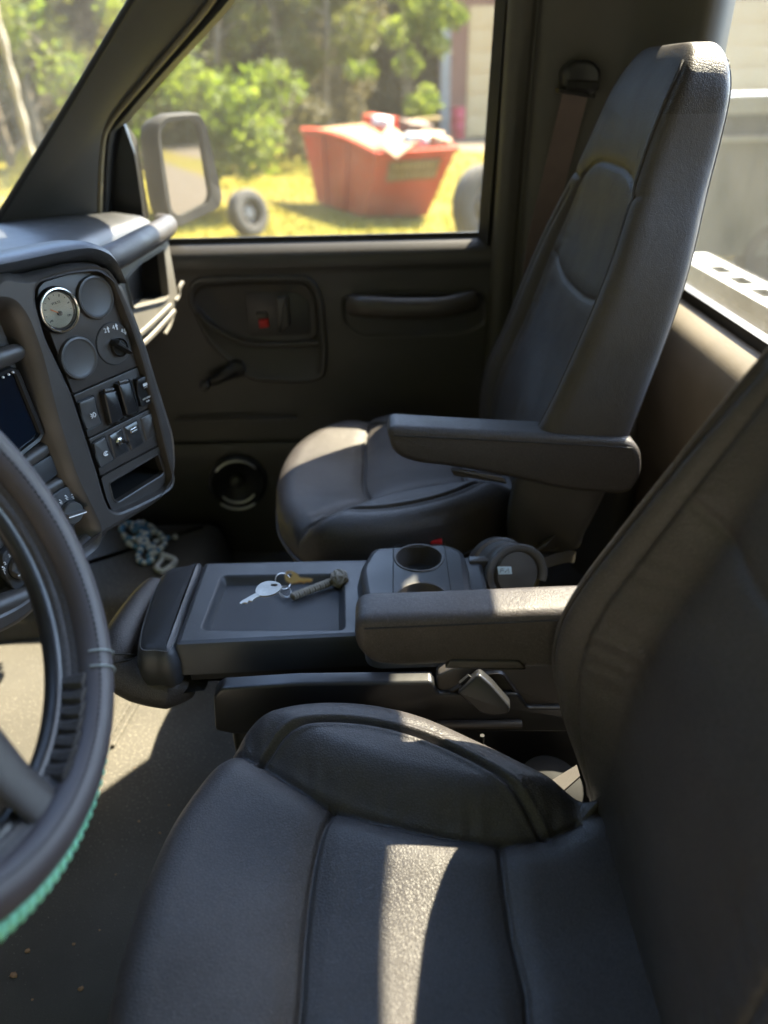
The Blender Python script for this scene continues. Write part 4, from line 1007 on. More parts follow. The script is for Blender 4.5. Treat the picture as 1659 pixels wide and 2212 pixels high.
hd = ccw(resample(smooth(plK2.pxs([(618, 1238), (632, 1236), (646, 1246), (644, 1258), (630, 1262), (617, 1254)]), 5), 50)); hl = ccw(circle(plK2.px(626, 1244), .0024, 24))
mb = holed("x", hd, [hl], plK2, .002, None, None); mb.loops([plK2.w(hd, 0), plK2.w(hd, .002)]); mb.loops([plK2.w(hl, 0), plK2.w(hl, .002)])
k2 = obj("brass_key", mb, M['brass'], keys)
obj("key_blade", MB().plate(plK2, plK2.pxs([(642, 1248), (676, 1252), (672, 1258), (662, 1257), (658, 1260), (650, 1258), (642, 1259)]), .0002, .0018, .0003, 1), M['brass'], k2)
def ring3(c, n, r, tr, name, mat):
    n = unit(n); u = unit(np.cross(n, (.3, .8, .2))); v = np.cross(n, u); a = np.linspace(0, 2 * np.pi, 40, endpoint=False)
    return obj(name, MB().tube(c + r * (np.cos(a)[:, None] * u + np.sin(a)[:, None] * v), tr, 6, closed=True), mat, keys)
ring3(tz(612, 1262) + (0, 0, .006), (.5, -.5, .7), .0125, .0008, "split_ring", M['steel'])
ring3(tz(616, 1282) + (0, 0, .003), (.2, -.5, .9), .0090, .0008, "split_ring", M['steel'])
M['cord'] = surf("grey_cord", (.20, .18, .145), .8, (.25, .22, .175), 90, ('noise', 1600), .6, .0005)
a_, b_ = tz(634, 1288, kt + .007), tz(712, 1258, kt + .009)
for i in range(15):                       # plaited cord: one slanted turn after another
    t = i / 14; c = a_ * (1 - t) + b_ * t; ax = unit(b_ - a_ + np.array([.012 * (1 if i % 2 else -1), .02, 0]))
    mm = MB().lathe(c - ax * .0033, ax, [(.0030, 0), (.0058, .0013), (.0065, .0033), (.0058, .0053), (.0030, .0066)], 12)
    obj("cord_plait", mm, M['cord'], keys)
kn = tz(733, 1250, kt + .013); kno = obj("cord_knot", MB().lathe(kn - (0, 0, .0125), (0, 0, 1), [(.002, 0)] + [(.0128 * math.sin(t), .0125 - .0128 * math.cos(t)) for t in np.linspace(.25, 2.9, 12)], 24), M['cord'], keys)
for k in range(5):
    n_ = unit(rng.normal(size=3)); u_ = unit(np.cross(n_, (.31, .5, .8))); v_ = np.cross(n_, u_); a__ = np.linspace(0, 2 * np.pi, 24, endpoint=False)
    obj("cord_turn", MB().tube(kn + .0118 * (np.cos(a__)[:, None] * u_ + np.sin(a__)[:, None] * v_) + n_ * .004, .0027, 7, closed=True), M['cord'], kno)
obj("cord_tail", MB().tube(smooth(np.array([b_, (b_ + kn) / 2 + (0, 0, .003), kn]), 5, False), .0032, 7), M['cord'], keys)
obj("ring_link", MB().tube(smooth(np.array([tz(600, 1278), tz(618, 1290), tz(640, 1286)]), 6, False), .0011, 6), M['steel'], keys)
# beads on the floor
bd = thing("bead_string", "tangled string of blue and pale beads on the passenger side floor", "beads", tuple(at(318, 1185, z=.13)))
M['bead_b'] = surf("blue_bead", (.12, .34, .58), .15, (.2, .44, .66), 30, coat=.6)
M['bead_w'] = surf("pale_bead", (.80, .86, .85), .15, (.85, .88, .86), 30, coat=.6)
def beadline(pts, nb, mats, r=.0075):
    P = resample(smooth(np.array([at(x, y, z=.13 + r + h) for x, y, h in pts]), 10, False), nb, False)
    for i, p in enumerate(P):
        me = bead_me[mats[i % len(mats)]]
        o = bpy.data.objects.new("bead", me); COL.objects.link(o); o.parent = bd; o.location = Vector(p - LOC[bd.name]); o.scale = (1 + rng.uniform(-.15, .15),) * 3
sph = MB().lathe((0, 0, -.0075), (0, 0, 1), [(.0012, 0)] + [(.0075 * math.sin(t), .0075 - .0075 * math.cos(t)) for t in np.linspace(.35, 2.8, 7)] , 10)
bead_me = {k: mesh_of("bead", sph, M[k], (0, 0, 0), 60) for k in ('bead_b', 'bead_w')}
beadline([(262, 1138, 0), (285, 1132, .0), (310, 1150, .004), (322, 1180, .008), (345, 1165, .004), (378, 1160, 0)], 16, ['bead_w', 'bead_w', 'bead_b'])
beadline([(265, 1150, 0), (280, 1175, 0), (305, 1180, .004), (318, 1160, .01), (330, 1140, .004), (300, 1128, 0), (285, 1140, 0)], 20, ['bead_b', 'bead_w', 'bead_w'])
beadline([(318, 1160, .012), (305, 1185, .006), (298, 1205, 0), (312, 1216, 0), (330, 1206, 0), (322, 1185, .01)], 18, ['bead_b', 'bead_w'])
beadline([(325, 1180, .010), (345, 1190, .004), (350, 1208, 0), (338, 1225, 0), (350, 1234, 0), (372, 1222, 0), (376, 1208, 0), (352, 1200, .003)], 22, ['bead_w'])
beadline([(300, 1170, .012), (318, 1152, .016), (340, 1150, .012), (356, 1172, .008), (340, 1190, .012), (322, 1200, .008)], 24, ['bead_w', 'bead_w', 'bead_b'])
beadline([(262, 1142, .006), (276, 1130, .006), (296, 1136, .008), (306, 1152, .010), (290, 1164, .006), (272, 1160, .004)], 18, ['bead_b', 'bead_b', 'bead_w'])
beadline([(290, 1146, .010), (310, 1140, .008), (322, 1152, .01), (310, 1165, .01)], 10, ['bead_b'])
# black device behind the cup holders
dvc = thing("handheld_device", "black rounded device with looped handle and small white label behind cup holders", "device", tuple(at(1095, 1230, z=.37)))
dc = at(1095, 1235, y=.97); ax = unit((.30, -.82, .42))
m = MB().lathe(dc - ax * .05, ax, [(.030, -.02), (.046, -.005), (.049, .02), (.047, .05), (.047, .055), (.043, .058), (.042, .075), (.034, .085), (.0, .088)], 40); body = obj("device_body", m, M['plastic_gr'], dvc)
m = MB().lathe(dc - ax * .05, ax, [(.050, .012), (.0535, .014), (.0535, .030), (.050, .032)], 40); obj("device_collar", m, M['plastic'], dvc)
m = MB().box(dc + (-.062, -.012, .018), dc + (-.030, .004, .030), .003); obj("device_clip", m, M['plastic_gr'], dvc)
a0_ = unit(np.cross(ax, (0, 0, 1))); b0_ = np.cross(a0_, ax); hp_ = []
for t in np.linspace(-.5, np.pi + .4, 24): hp_.append(dc + ax * .030 + a0_ * .046 * math.cos(t) * (1 if a0_[0] > 0 else -1) + b0_ * (.040 * math.sin(t)) * (1 if b0_[2] > 0 else -1))
obj("device_handle", MB().tube(np.array(hp_), .0065, 10, flat=1.3), M['plastic_gr'], dvc)
lbp = Plane(at(1090, 1232, y=.925), (.15, -.75, .65), (1, 0.1, 0)); m = MB().plate(lbp, rpoly(lbp.pxs([(1074, 1224), (1104, 1224), (1106, 1240), (1077, 1241)]), .001), -.001, .0008, .0002); lbo = obj("device_label", m, surf("pale_label", (.45, .55, .58), .5), dvc)
m = MB()
for q in ([(1080, 1237), (1082, 1229), (1088, 1229)], [(1090, 1237), (1098, 1228), (1099, 1237)], [(1083, 1233), (1088, 1233)]): m.tube(lbp.w(lbp.pxs(q), .0010), .0005, 5)
obj("label_print", m, M['plastic_dk'], lbo)
gp_ = thing("lap_belt", "loose grey belt webbing tucked behind the black device", "seat belt", tuple(at(1200, 1180, z=.33)))
m = MB(); P = smooth(np.array([at(1160, 1225, y=1.0), at(1195, 1212, y=1.03), at(1225, 1205, y=1.06), at(1240, 1206, y=1.08)]), 6, False); m.loops([np.vstack([p + (0, 0, .012), p + (.003, .004, .012), p + (.003, .004, -.010), p + (0, 0, -.010)]) for p in P], True, True)
m2 = smooth(np.array([at(1160, 1190, y=1.04), at(1180, 1170, y=1.07), at(1190, 1160, y=1.09)]), 5, False); m.loops([np.vstack([p + (.012, 0, .008), p + (.012, .004, .008), p + (-.012, .004, -.008), p + (-.012, 0, -.008)]) for p in m2], True, True)
obj("webbing", m, M['base'], gp_)
m = MB().tube(smooth(np.array([at(1195, 1185, y=1.08), at(1220, 1175, y=1.10), at(1245, 1180, y=1.12)]), 6, False), .0025, 6); obj("belt_cable", m, M['plastic_gr'], gp_)
# crumbs on the floor mat
m = MB()
for (x, y, s_) in ((30, 2108, .0032), (175, 2138, .0026), (60, 2055, .0022), (160, 2040, .0014), (70, 2160, .0012), (290, 1660, .001), (345, 1800, .0012), (250, 1890, .001), (215, 2010, .001), (300, 1775, .0014), (365, 1740, .0012)):
    p = at(x, y, z=.0) ; k_ = (1.1 - 0) ; mm = bmesh.new(); bmesh.ops.create_icosphere(mm, subdivisions=1, radius=s_ * 1.6)
    vv_ = np.array([v.co[:] for v in mm.verts]) * (1 + .35 * rng.normal(size=(len(mm.verts), 1)) * .5) * [1.2, 1, .6] + p + (0, 0, s_ * .7)
    m.add(vv_, [tuple(v.index for v in f.verts) for f in mm.faces]); mm.free()
cr_ = obj("dirt_crumbs", m, surf("clay_crumb", (.34, .21, .12), .9), sharp=0); cr_['kind'] = 'stuff'; cr_['label'] = "small brown dirt crumbs on the floor mat"
# ================================================================ seat belt on the pillar
sbt = thing("seat_belt", "mauve brown seat belt hanging from its black guide on the rear pillar", "seat belt", (.40, 1.60, .60))
gpn = Plane((0, 1.585, 0), (.05, -1, 0), (1, 0, 0))
m = MB().plate(gpn, rpoly(gpn.pxs([(1212, 150), (1235, 128), (1275, 130), (1294, 150), (1290, 190), (1272, 206), (1214, 196)]), .010), -.02, .022, .010)
g_ = obj("belt_guide", m, M['plastic_dk'], sbt, sharp=60)
m = MB().plate(gpn, rpoly(gpn.pxs([(1216, 172), (1288, 176), (1284, 196), (1216, 190)]), .003), .018, .0245, .002); obj("guide_slot", m, M['hole'], g_)
m = MB().plate(gpn, rpoly(gpn.pxs([(1200, 188), (1214, 190), (1282, 204), (1280, 212), (1204, 200)]), .002), -.01, .016, .003); obj("guide_base", m, M['plastic_dk'], sbt)
ct = [(1244, 200), (1222, 290), (1200, 380), (1180, 460), (1160, 560), (1150, 700)]; m = MB(); L = []
for i, (x, y) in enumerate(ct):
    p = gpn.w(gpn.px(x, y, .012), .012)[0]; w_ = .025
    L.append(np.array([p + (-w_, 0, 0), p + (w_, .004, 0), p + (w_, .0065, 0), p + (-w_, .0025, 0)]))
L = [np.array([l[k] for l in L]) for k in range(4)]; L = [smooth(l, 5, False) for l in L]
m.loops([np.array([l[i] for l in L]) for i in range(len(L[0]))], True, True)
obj("webbing", m, surf("belt_fabric", (.125, .092, .090), .7, (.14, .104, .10), 40, ('noise', 1500), .5, .0005), sbt, sharp=30)
# ================================================================ outside mirror
mir = thing("side_mirror", "grey framed truck side mirror outside the passenger window", "mirror", tuple(at(400, 480, y=1.95)))
toc = unit(CAM - at(400, 370, y=1.95)); mn = unit(toc + unit((1.0, .10, -.065)))
pm = Plane(at(400, 370, y=1.95), mn, np.cross((0, 0, 1), mn))
M['mirshell'] = surf("mirror_shell", (.018, .018, .018), .8, (.024, .024, .023), 14, ('noise', 500), .3, .001, spec=.2)
oo = ccw(resample(rpoly(pm.pxs([(340, 268), (360, 248), (430, 243), (446, 262), (482, 420), (478, 446), (462, 458), (388, 492), (372, 486), (356, 440), (338, 300)]), .02, 8), 120))
gi = ccw(resample(rpoly(pm.pxs([(348, 282), (366, 262), (418, 256), (434, 270), (458, 420), (452, 438), (390, 468), (372, 456), (350, 310)]), .016, 8), 120))
m = MB().loops([pm.w(inset(oo, .02), -.075), pm.w(inset(oo, .006), -.065), pm.w(inset(oo, -.003), -.03), pm.w(oo, -.006), pm.w(inset(oo, .004), .0), pm.w(gi, -.002), pm.w(inset(gi, .002), -.012)], True)
obj("mirror_housing", m, M['mirshell'], mir, sharp=60)
mg, mn_, mb_ = nodes("mirror_silver"); mb_.inputs["Metallic"].default_value = 1; mb_.inputs["Roughness"].default_value = .03; mb_.inputs["Base Color"].default_value = (.42, .42, .41, 1)
m = MB().loops([pm.w(inset(gi, .001), -.010)], cap1=True); obj("mirror_glass", m, mg, mir)
p0 = pm.w(pm.px(345, 430), -.05)[0]; 
m = MB().plate(Plane(p0, (1, -.2, 0), (0, 1, 0)), rpoly(np.array([(-.16, -.02), (.01, -.05), (.01, .13), (-.03, .16), (-.13, .10)]), .015), -.035, .0, .008); obj("mirror_arm", m, M['mirshell'], mir)
# ================================================================ outside
def ground_mat():
    m, n, b = nodes("dry_lawn"); L = n.links.new
    tc = N(n, "ShaderNodeTexCoord"); co = tc.outputs["Object"]
    n1 = N(n, "ShaderNodeTexNoise", Scale=.22, Detail=6.0, Roughness=.6); L(co, n1.inputs["Vector"])
    n2 = N(n, "ShaderNodeTexNoise", Scale=3.0, Detail=6.0, Roughness=.7); L(co, n2.inputs["Vector"])
    ad = N(n, "ShaderNodeMath", operation='MULTIPLY_ADD'); L(n2.outputs["Fac"], ad.inputs[0]); ad.inputs[1].default_value = .45; L(n1.outputs["Fac"], ad.inputs[2])
    cr = N(n, "ShaderNodeValToRGB"); e = cr.color_ramp.elements
    e[0].position = .50; e[0].color = (.072, .080, .009, 1); e[1].position = .92; e[1].color = (.17, .123, .042, 1)
    k = e.new(.70); k.color = (.15, .128, .012, 1)
    L(ad.outputs[0], cr.inputs[0]); L(cr.outputs[0], b.inputs["Base Color"]); b.inputs["Roughness"].default_value = .9; b.inputs["Specular IOR Level"].default_value = .1
    bp = N(n, "ShaderNodeBump", Strength=.6, Distance=.05); L(n2.outputs["Fac"], bp.inputs["Height"]); L(bp.outputs[0], b.inputs["Normal"])
    return m
GZ = -1.0
m = MB(); gx = np.linspace(-1, 1, 41); gx = np.sign(gx) * np.abs(gx) ** 2 * 260
G = np.array([[(x, y + 20, GZ) for y in gx] for x in gx]); m.grid(G)
g0 = obj("lawn", m, ground_mat(), sharp=0); g0['kind'] = 'structure'
# gravel yard in front of the building
M['gravel'] = surf("pale_gravel", (.085, .062, .036), .9, (.11, .082, .05), 2.5, ('noise', 40), .8, .01)
yp = [(2.5, 30.5), (1.5, 33), (2.5, 37), (4, 40), (60, 40), (60, 8), (20, 9), (12, 16), (8, 22)]
m = MB().loops([plz.w(resample(smooth(np.array(yp, float), 6), 120), GZ + .006)], cap1=True); yo = obj("gravel_yard", m, M['gravel'], sharp=0); yo['kind'] = 'structure'
yp2 = [(2.2, -3), (1.9, 0), (2.0, 3.2), (3, 4.6), (9, 5), (30, 5), (60, 2), (60, -12), (20, -10), (6, -6)]
m = MB().loops([plz.w(resample(smooth(np.array(yp2, float), 6), 120), GZ + .006)], cap1=True); yo2 = obj("gravel_drive", m, M['gravel'], sharp=0); yo2['kind'] = 'structure'
yp3 = [(-18, -.4), (-6, -.3), (1.6, -.35), (1.9, -2.5), (8, -7), (8, -12), (-18, -12)]
m = MB().loops([plz.w(resample(np.array(yp3, float), 80), GZ + .006)], cap1=True); yo3 = obj("unseen_dark_ground", m, surf("bounce_cut_ground", (.075, .070, .062), .9, (.095, .088, .078), 2, ('noise', 30), .8, .01), sharp=0); yo3['kind'] = 'structure'  # unseen dark ground added on the driver side to cut bounced light
# short grass on the lawn seen through the passenger window
M['grass'] = leafmat("grass_blades", (0.0850, 0.0850, 0.0085), (0.1445, 0.1148, 0.0187), .4)
nb_ = 26000; gx_ = rng.uniform(-6, 6, nb_); gy_ = 5 + 22 * rng.random(nb_) ** 1.4
keep = np.hypot(gx_ - .2, gy_ - 15.4) > 1.0
gx_, gy_ = gx_[keep] * (1 + gy_[keep] / 30), gy_[keep]; nb_ = len(gx_)
hh_ = rng.uniform(.03, .10, nb_) * (1 + (gy_ > 12) * .5); wdt = rng.uniform(.010, .022, nb_); an_ = rng.uniform(0, np.pi, nb_); lx, ly = rng.normal(0, .03, nb_), rng.normal(0, .03, nb_)
v0 = np.stack([gx_ - wdt * np.cos(an_), gy_ - wdt * np.sin(an_), np.full(nb_, GZ)], 1); v1 = np.stack([gx_ + wdt * np.cos(an_), gy_ + wdt * np.sin(an_), np.full(nb_, GZ)], 1); v2 = np.stack([gx_ + lx, gy_ + ly, GZ + hh_], 1)
m = MB().add(np.stack([v0, v1, v2], 1).reshape(-1, 3), [(3 * i, 3 * i + 1, 3 * i + 2) for i in range(nb_)])
go_ = obj("grass", m, M['grass'], sharp=0); go_['kind'] = 'stuff'; go_['label'] = "short yellow green grass on the lawn"
# ---------------------------------------------------------------- trees
M['bark'] = surf("bark", (.12, .095, .07), .9, (.17, .14, .10), 6, ('noise', 30), .8, .02)
LM = [leafmat("leaf_bright", (0.0638, 0.0978, 0.0136), (0.1360, 0.1615, 0.0340), .45), leafmat("leaf_mid", (0.0467, 0.0595, 0.0119), (0.0935, 0.0978, 0.0238), .4), leafmat("leaf_dull", (0.0553, 0.0510, 0.0229), (0.0935, 0.0808, 0.0382), .35)]
def leaves(blobs, n, size, flat=.5):
    ws = np.array([b[3] * b[4] * b[5] for b in blobs]) ** .7; ws /= ws.sum(); P = []
    for b, k in zip(blobs, rng.multinomial(n, ws)):
        d = rng.normal(size=(k, 3)); d /= np.linalg.norm(d, axis=1, keepdims=True); r = rng.random((k, 1)) ** .45
        P.append(np.array(b[:3]) + d * r * np.array(b[3:6]))
    P = np.vstack(P); n = len(P); s = size * rng.uniform(.5, 1.5, (n, 1))
    a = rng.normal(size=(n, 3)); a /= np.linalg.norm(a, axis=1, keepdims=True); b2 = np.cross(a, rng.normal(size=(n, 3))); b2 /= np.linalg.norm(b2, axis=1, keepdims=True)
    V = np.stack([P - a * s, P + b2 * s * flat, P + a * s, P - b2 * s * flat], 1).reshape(-1, 3)
    return MB().add(V, [(4 * i, 4 * i + 1, 4 * i + 2, 4 * i + 3) for i in range(n)])
def tree_meshes(kind, seed):
    global rng
    keep_, rng = rng, np.random.default_rng(seed)
    h = 7.5; tr = MB(); P = smooth(np.array([(0, 0, -.2), (rng.normal(0, .1), rng.normal(0, .1), 1.5), (rng.normal(0, .25), rng.normal(0, .25), 4.5), (rng.normal(0, .4), rng.normal(0, .4), 7.2)]), 5, False)
    tr.tube(P, np.linspace(.17, .05, len(P)), 8); blobs = []
    for i in range(9):
        t = rng.uniform(.12, .95); p = P[int(t * (len(P) - 1))]; a = rng.uniform(0, 2 * np.pi); ln = rng.uniform(1.0, 2.2) * (1.15 - .5 * t)
        q = p + np.array([math.cos(a) * ln, math.sin(a) * ln, rng.uniform(.1, .9)]); tr.tube(np.array([p, (p + q) / 2 + (0, 0, .15), q]), [.05, .03, .012], 5)
        blobs.append((*q, rng.uniform(.55, 1.05), rng.uniform(.55, 1.05), rng.uniform(.4, .75)))
        q2 = p * .4 + q * .6 + rng.normal(0, .3, 3); blobs.append((*q2, rng.uniform(.4, .8), rng.uniform(.4, .8), rng.uniform(.3, .6)))
    blobs.append((*P[-1], .9, .9, .7))
    lv = leaves(blobs, 4200, .10, .55); rng = keep_
    return mesh_of("crown", lv, LM[kind], (0, 0, 0), 0), mesh_of("trunk", tr, M['bark'], (0, 0, 0), 60)
TM = [tree_meshes(1, 11), tree_meshes(2, 12), tree_meshes(1, 13), tree_meshes(2, 14)]
trees = [(-15, 24, 1.0, 0), (-12, 27, 1.1, 1), (-9.8, 24.5, .95, 2), (-7.6, 29, 1.1, 3), (-5.2, 28, 1.0, 0), (-3.2, 31, 1.15, 1), (-1.4, 30, 1.0, 2), (-.6, 34, 1.15, 3), (-6.6, 24.5, .8, 0), (-17, 29, 1.1, 1), (-18, 26, 1.1, 3), (-13.5, 32, 1.2, 2), (-21, 23, 1.0, 1)]
hue = ["slender mixed green tree", "dull olive tree", "bushy mid green tree", "dark olive leaning tree"]
order = np.argsort([x / y for x, y, *_ in trees]); rank = {int(t): r for r, t in enumerate(order)}
words = ["farthest left", "second from the left", "third from the left", "fourth from the left", "fifth from the left", "sixth from the left", "seventh from the left", "middle right", "sixth from the garage end", "fifth from the garage end", "fourth from the garage end", "third from the garage end", "second from the garage end", "nearest the garage"]
words = words[:7] + words[7 + 14 - len(trees):] if len(trees) <= 14 else words
for i, (x, y, s_, k) in enumerate(trees):
    t = thing("tree", hue[k] + " at the wood edge, " + words[rank[i]] + " of its row", "tree", (x, y, GZ), "trees at the edge of the wood")
    t.scale = (s_, s_, s_ * 1.05); t.rotation_euler = (0, 0, i * 1.7)
    for nm, me in zip(("crown", "trunk"), TM[k]):
        o = bpy.data.objects.new(nm, me); COL.objects.link(o); o.parent = t
# bright shrub at the left of the window
def shrub(x, y, s_, label, kind, n, blobs, size=.075, name="shrub"):
    t = thing(name, label, "shrub", (x, y, GZ))
    me = mesh_of("foliage", leaves(blobs, n, size, .6), LM[kind], (0, 0, 0), 0); o = bpy.data.objects.new("foliage", me); COL.objects.link(o); o.parent = t
    tr = MB()
    for b in blobs[:6]: tr.tube(smooth(np.array([(0, 0, -.1), (b[0] * .4, b[1] * .4, b[2] * .5), (b[0], b[1], b[2])]), 4, False), np.linspace(.05, .012, 9), 6)
    o2 = bpy.data.objects.new("stem", mesh_of("stem", tr, M['bark'], (0, 0, 0), 60)); COL.objects.link(o2); o2.parent = t
    return t
bl1 = [(rng.normal(0, 1.0), rng.normal(0, .7), rng.uniform(.7, 3.9), rng.uniform(.5, .9), rng.uniform(.5, .9), rng.uniform(.4, .7)) for _ in range(22)]
shrub(-3.9, 15.5, 1, "bright light green shrub behind the side mirror", 0, 5200, bl1, .085)
bl2 = [(rng.normal(0, 1.2), rng.normal(0, .8), rng.uniform(.4, 3.6), rng.uniform(.5, 1.0), rng.uniform(.5, .9), rng.uniform(.4, .7)) for _ in range(18)]
shrub(-9.6, 15.5, 1, "yellow green shrub seen through windscreen", 0, 5200, bl2, .085)
bl3 = [(rng.normal(0, .8), rng.normal(0, .6), rng.uniform(1.2, 4.4), rng.uniform(.35, .7), rng.uniform(.35, .7), rng.uniform(.3, .5)) for _ in range(14)]
shrub(.9, 26.5, 1, "yellowing shrub to the right behind the orange skip", 0, 2600, bl3, .10)
bl4 = [(rng.normal(0, 1.4), rng.normal(0, .5), rng.uniform(.3, 1.6), rng.uniform(.5, .9), rng.uniform(.5, .9), rng.uniform(.3, .5)) for _ in range(12)]
shrub(-3.4, 24, 1, "low brown brush left of the orange skip", 2, 2600, bl4, .10)
# wood behind, one mass
nl = 80000; wx = rng.uniform(-75, 3.4, nl); wy = 39 + rng.uniform(0, 6, nl) + 1.2 * np.sin(wx * .9) - .1 * np.abs(np.minimum(wx + 10, 0)); wz_ = GZ + 17 * rng.random(nl) ** 1.2 + .5 * np.sin(wx * 1.7) * rng.random(nl)
P = np.stack([wx, wy, wz_], 1); s_ = .55 * rng.uniform(.5, 1.4, (nl, 1)); a = rng.normal(size=(nl, 3)); a /= np.linalg.norm(a, axis=1, keepdims=True); b2 = np.cross(a, rng.normal(size=(nl, 3))); b2 /= np.linalg.norm(b2, axis=1, keepdims=True)
m = MB().add(np.stack([P - a * s_, P + b2 * s_ * .6, P + a * s_, P - b2 * s_ * .6], 1).reshape(-1, 3), [(4 * i, 4 * i + 1, 4 * i + 2, 4 * i + 3) for i in range(nl)])
wo = obj("wood", m, LM[2], sharp=0); wo['kind'] = 'stuff'; wo['label'] = "dense wood behind the lawn"
# unseen wood added ahead of the truck to keep sky off the backrests
nl = 44000; wy = rng.uniform(-24, 15, nl); wx = -13 - rng.uniform(0, 3, nl); wz_ = GZ + 21 * rng.random(nl)
P = np.stack([wx, wy, wz_], 1); s_ = .34 * rng.uniform(.5, 1.4, (nl, 1)); a = rng.normal(size=(nl, 3)); a /= np.linalg.norm(a, axis=1, keepdims=True); b2 = np.cross(a, rng.normal(size=(nl, 3))); b2 /= np.linalg.norm(b2, axis=1, keepdims=True)
m = MB().add(np.stack([P - a * s_, P + b2 * s_ * .6, P + a * s_, P - b2 * s_ * .6], 1).reshape(-1, 3), [(4 * i, 4 * i + 1, 4 * i + 2, 4 * i + 3) for i in range(nl)])
wo = obj("wood", m, leafmat("leaf_block_front", (.040, .046, .018), (.072, .070, .028), .25), sharp=0); wo['kind'] = 'stuff'; wo['label'] = "unseen dense wood added ahead of the truck to block sky"
nl = 22000; wy = rng.uniform(-45, 14, nl); wx = 52 + rng.uniform(0, 6, nl); wz_ = GZ + 9 * rng.random(nl) ** 1.3
P = np.stack([wx, wy, wz_], 1); s_ = .42 * rng.uniform(.5, 1.4, (nl, 1)); a = rng.normal(size=(nl, 3)); a /= np.linalg.norm(a, axis=1, keepdims=True); b2 = np.cross(a, rng.normal(size=(nl, 3))); b2 /= np.linalg.norm(b2, axis=1, keepdims=True)
m = MB().add(np.stack([P - a * s_, P + b2 * s_ * .6, P + a * s_, P - b2 * s_ * .6], 1).reshape(-1, 3), [(4 * i, 4 * i + 1, 4 * i + 2, 4 * i + 3) for i in range(nl)])
wo = obj("wood", m, LM[1], sharp=0); wo['kind'] = 'stuff'; wo['label'] = "dense wood behind the truck"
nl = 36000; wx = rng.uniform(-24, 20, nl); wy = -7.0 - rng.uniform(0, 2.5, nl); wz_ = GZ + 34 * rng.random(nl)  # unseen wall of leaves added on the driver side to cut sky fill
P = np.stack([wx, wy, wz_], 1); s_ = .62 * rng.uniform(.5, 1.4, (nl, 1)); a = rng.normal(size=(nl, 3)); a /= np.linalg.norm(a, axis=1, keepdims=True); b2 = np.cross(a, rng.normal(size=(nl, 3))); b2 /= np.linalg.norm(b2, axis=1, keepdims=True)
m = MB().add(np.stack([P - a * s_, P + b2 * s_ * .6, P + a * s_, P - b2 * s_ * .6], 1).reshape(-1, 3), [(4 * i, 4 * i + 1, 4 * i + 2, 4 * i + 3) for i in range(nl)])
wo = obj("wood", m, leafmat("leaf_block_driver", (.056, .068, .040), (.090, .100, .056), .2), sharp=0); wo['kind'] = 'stuff'; wo['label'] = "unseen tall wood added on the driver side to block sky"
# pale leaning pole seen through the windscreen
pa_, pb_ = at(72, 350, y=9.0), at(-6, 40, y=9.0); d_ = unit(pb_ - pa_)
pole = thing("leaning_pole", "pale twisted pole leaning across the view through windscreen", "pole", tuple(pa_))
m = MB(); base = pa_ - d_ * ((pa_[2] - GZ) / d_[2]); Lp_ = np.array([base + d_ * t for t in np.linspace(0, 6.5, 90)]); m.tube(Lp_, .040 + .012 * np.sin(np.arange(90) * 1.3), 8)
obj("shaft", m, surf("pale_wood", (.34, .29, .22), .8), pole)
# ---------------------------------------------------------------- skip (open-top rubbish container)
sk = thing("dumpster", "orange red open dumpster full of rubbish on the lawn", "dumpster", (.0, 15.0, GZ))
M['orange'] = surf("orange_paint", (.60, .050, .006), .6, (.52, .054, .010), 1.5, speck=.35, speck_col=(.32, .14, .07), spscale=9, spthr=.60, rvar=.1)
A0, B0, C0 = at(684, 440, z=GZ), at(788, 471, z=GZ), at(922, 470, z=GZ)
D0 = A0 + (C0 - B0) * 1.1
TA, TB, TC, TD = at(653, 281, z=.30), at(818, 334, z=.07), at(986, 323, z=.13), at(935, 287, z=.27)
ux = unit(C0 - B0)
Bt = np.array([B0, C0, D0, A0]) + (0, 0, .03); Tp = np.array([TB, TC, TD, TA])
n_ = 9
def edge(a, b, sag=0.0): return np.array([a * (1 - t) + b * t - np.array([0, 0, sag * math.sin(math.pi * t)]) for t in np.linspace(0, 1, n_, endpoint=False)])
def loop4(Q, sag=0.0): return np.vstack([edge(Q[0], Q[1]), edge(Q[1], Q[2]), edge(Q[2], Q[3]), edge(Q[3], Q[0], -sag)])
ctr = Tp.mean(0); lo_, hi_ = loop4(Bt), loop4(Tp, .10)
mid_ = lo_ * .5 + hi_ * .5
ins_ = ctr + (hi_ - ctr) * .965
obj("dumpster_body", MB().loops([lo_, mid_, hi_, ins_, Bt.mean(0) + (lo_ - Bt.mean(0)) * .96 + (0, 0, .05)], True, True), M['orange'], sk, sharp=20)
for i in range(4):
    seg = np.vstack([hi_[i * n_:(i + 1) * n_], hi_[((i + 1) * n_) % (4 * n_)][None]]); obj("rim_rail", MB().tube(seg, .055, 6), M['orange'], sk)
for t in (.36, .72):
    a, b = Bt[0] * (1 - t) + Bt[3] * t, hi_[4 * n_ - int(t * n_)] ; m = MB().bar(a + (-.03, -.01, 0), b * .94 + a * .06 + (-.03, -.01, 0), .08, .05, up=(-1, -.4, 0)); obj("side_rib", m, M['orange'], sk)
m = MB().bar(B0 * .85 + C0 * .15 + (0, .1, .02), A0 * .85 + D0 * .15 + (0, -.1, .02), .1, .05); m.bar(B0 * .15 + C0 * .85 + (0, .1, .02), A0 * .15 + D0 * .85 + (0, -.1, .02), .1, .05); obj("skid", m, M['plastic_dk'], sk)
fn = unit(np.cross(TC - B0, TB - B0)); fn = fn if fn[1] < 0 else -fn
pf2 = Plane(B0 * .25 + C0 * .25 + TB * .25 + TC * .25 + fn * .03, fn, ux)
sg_ = rpoly(pf2.pxs([(840, 349), (955, 342), (940, 384), (834, 393)]), .01)
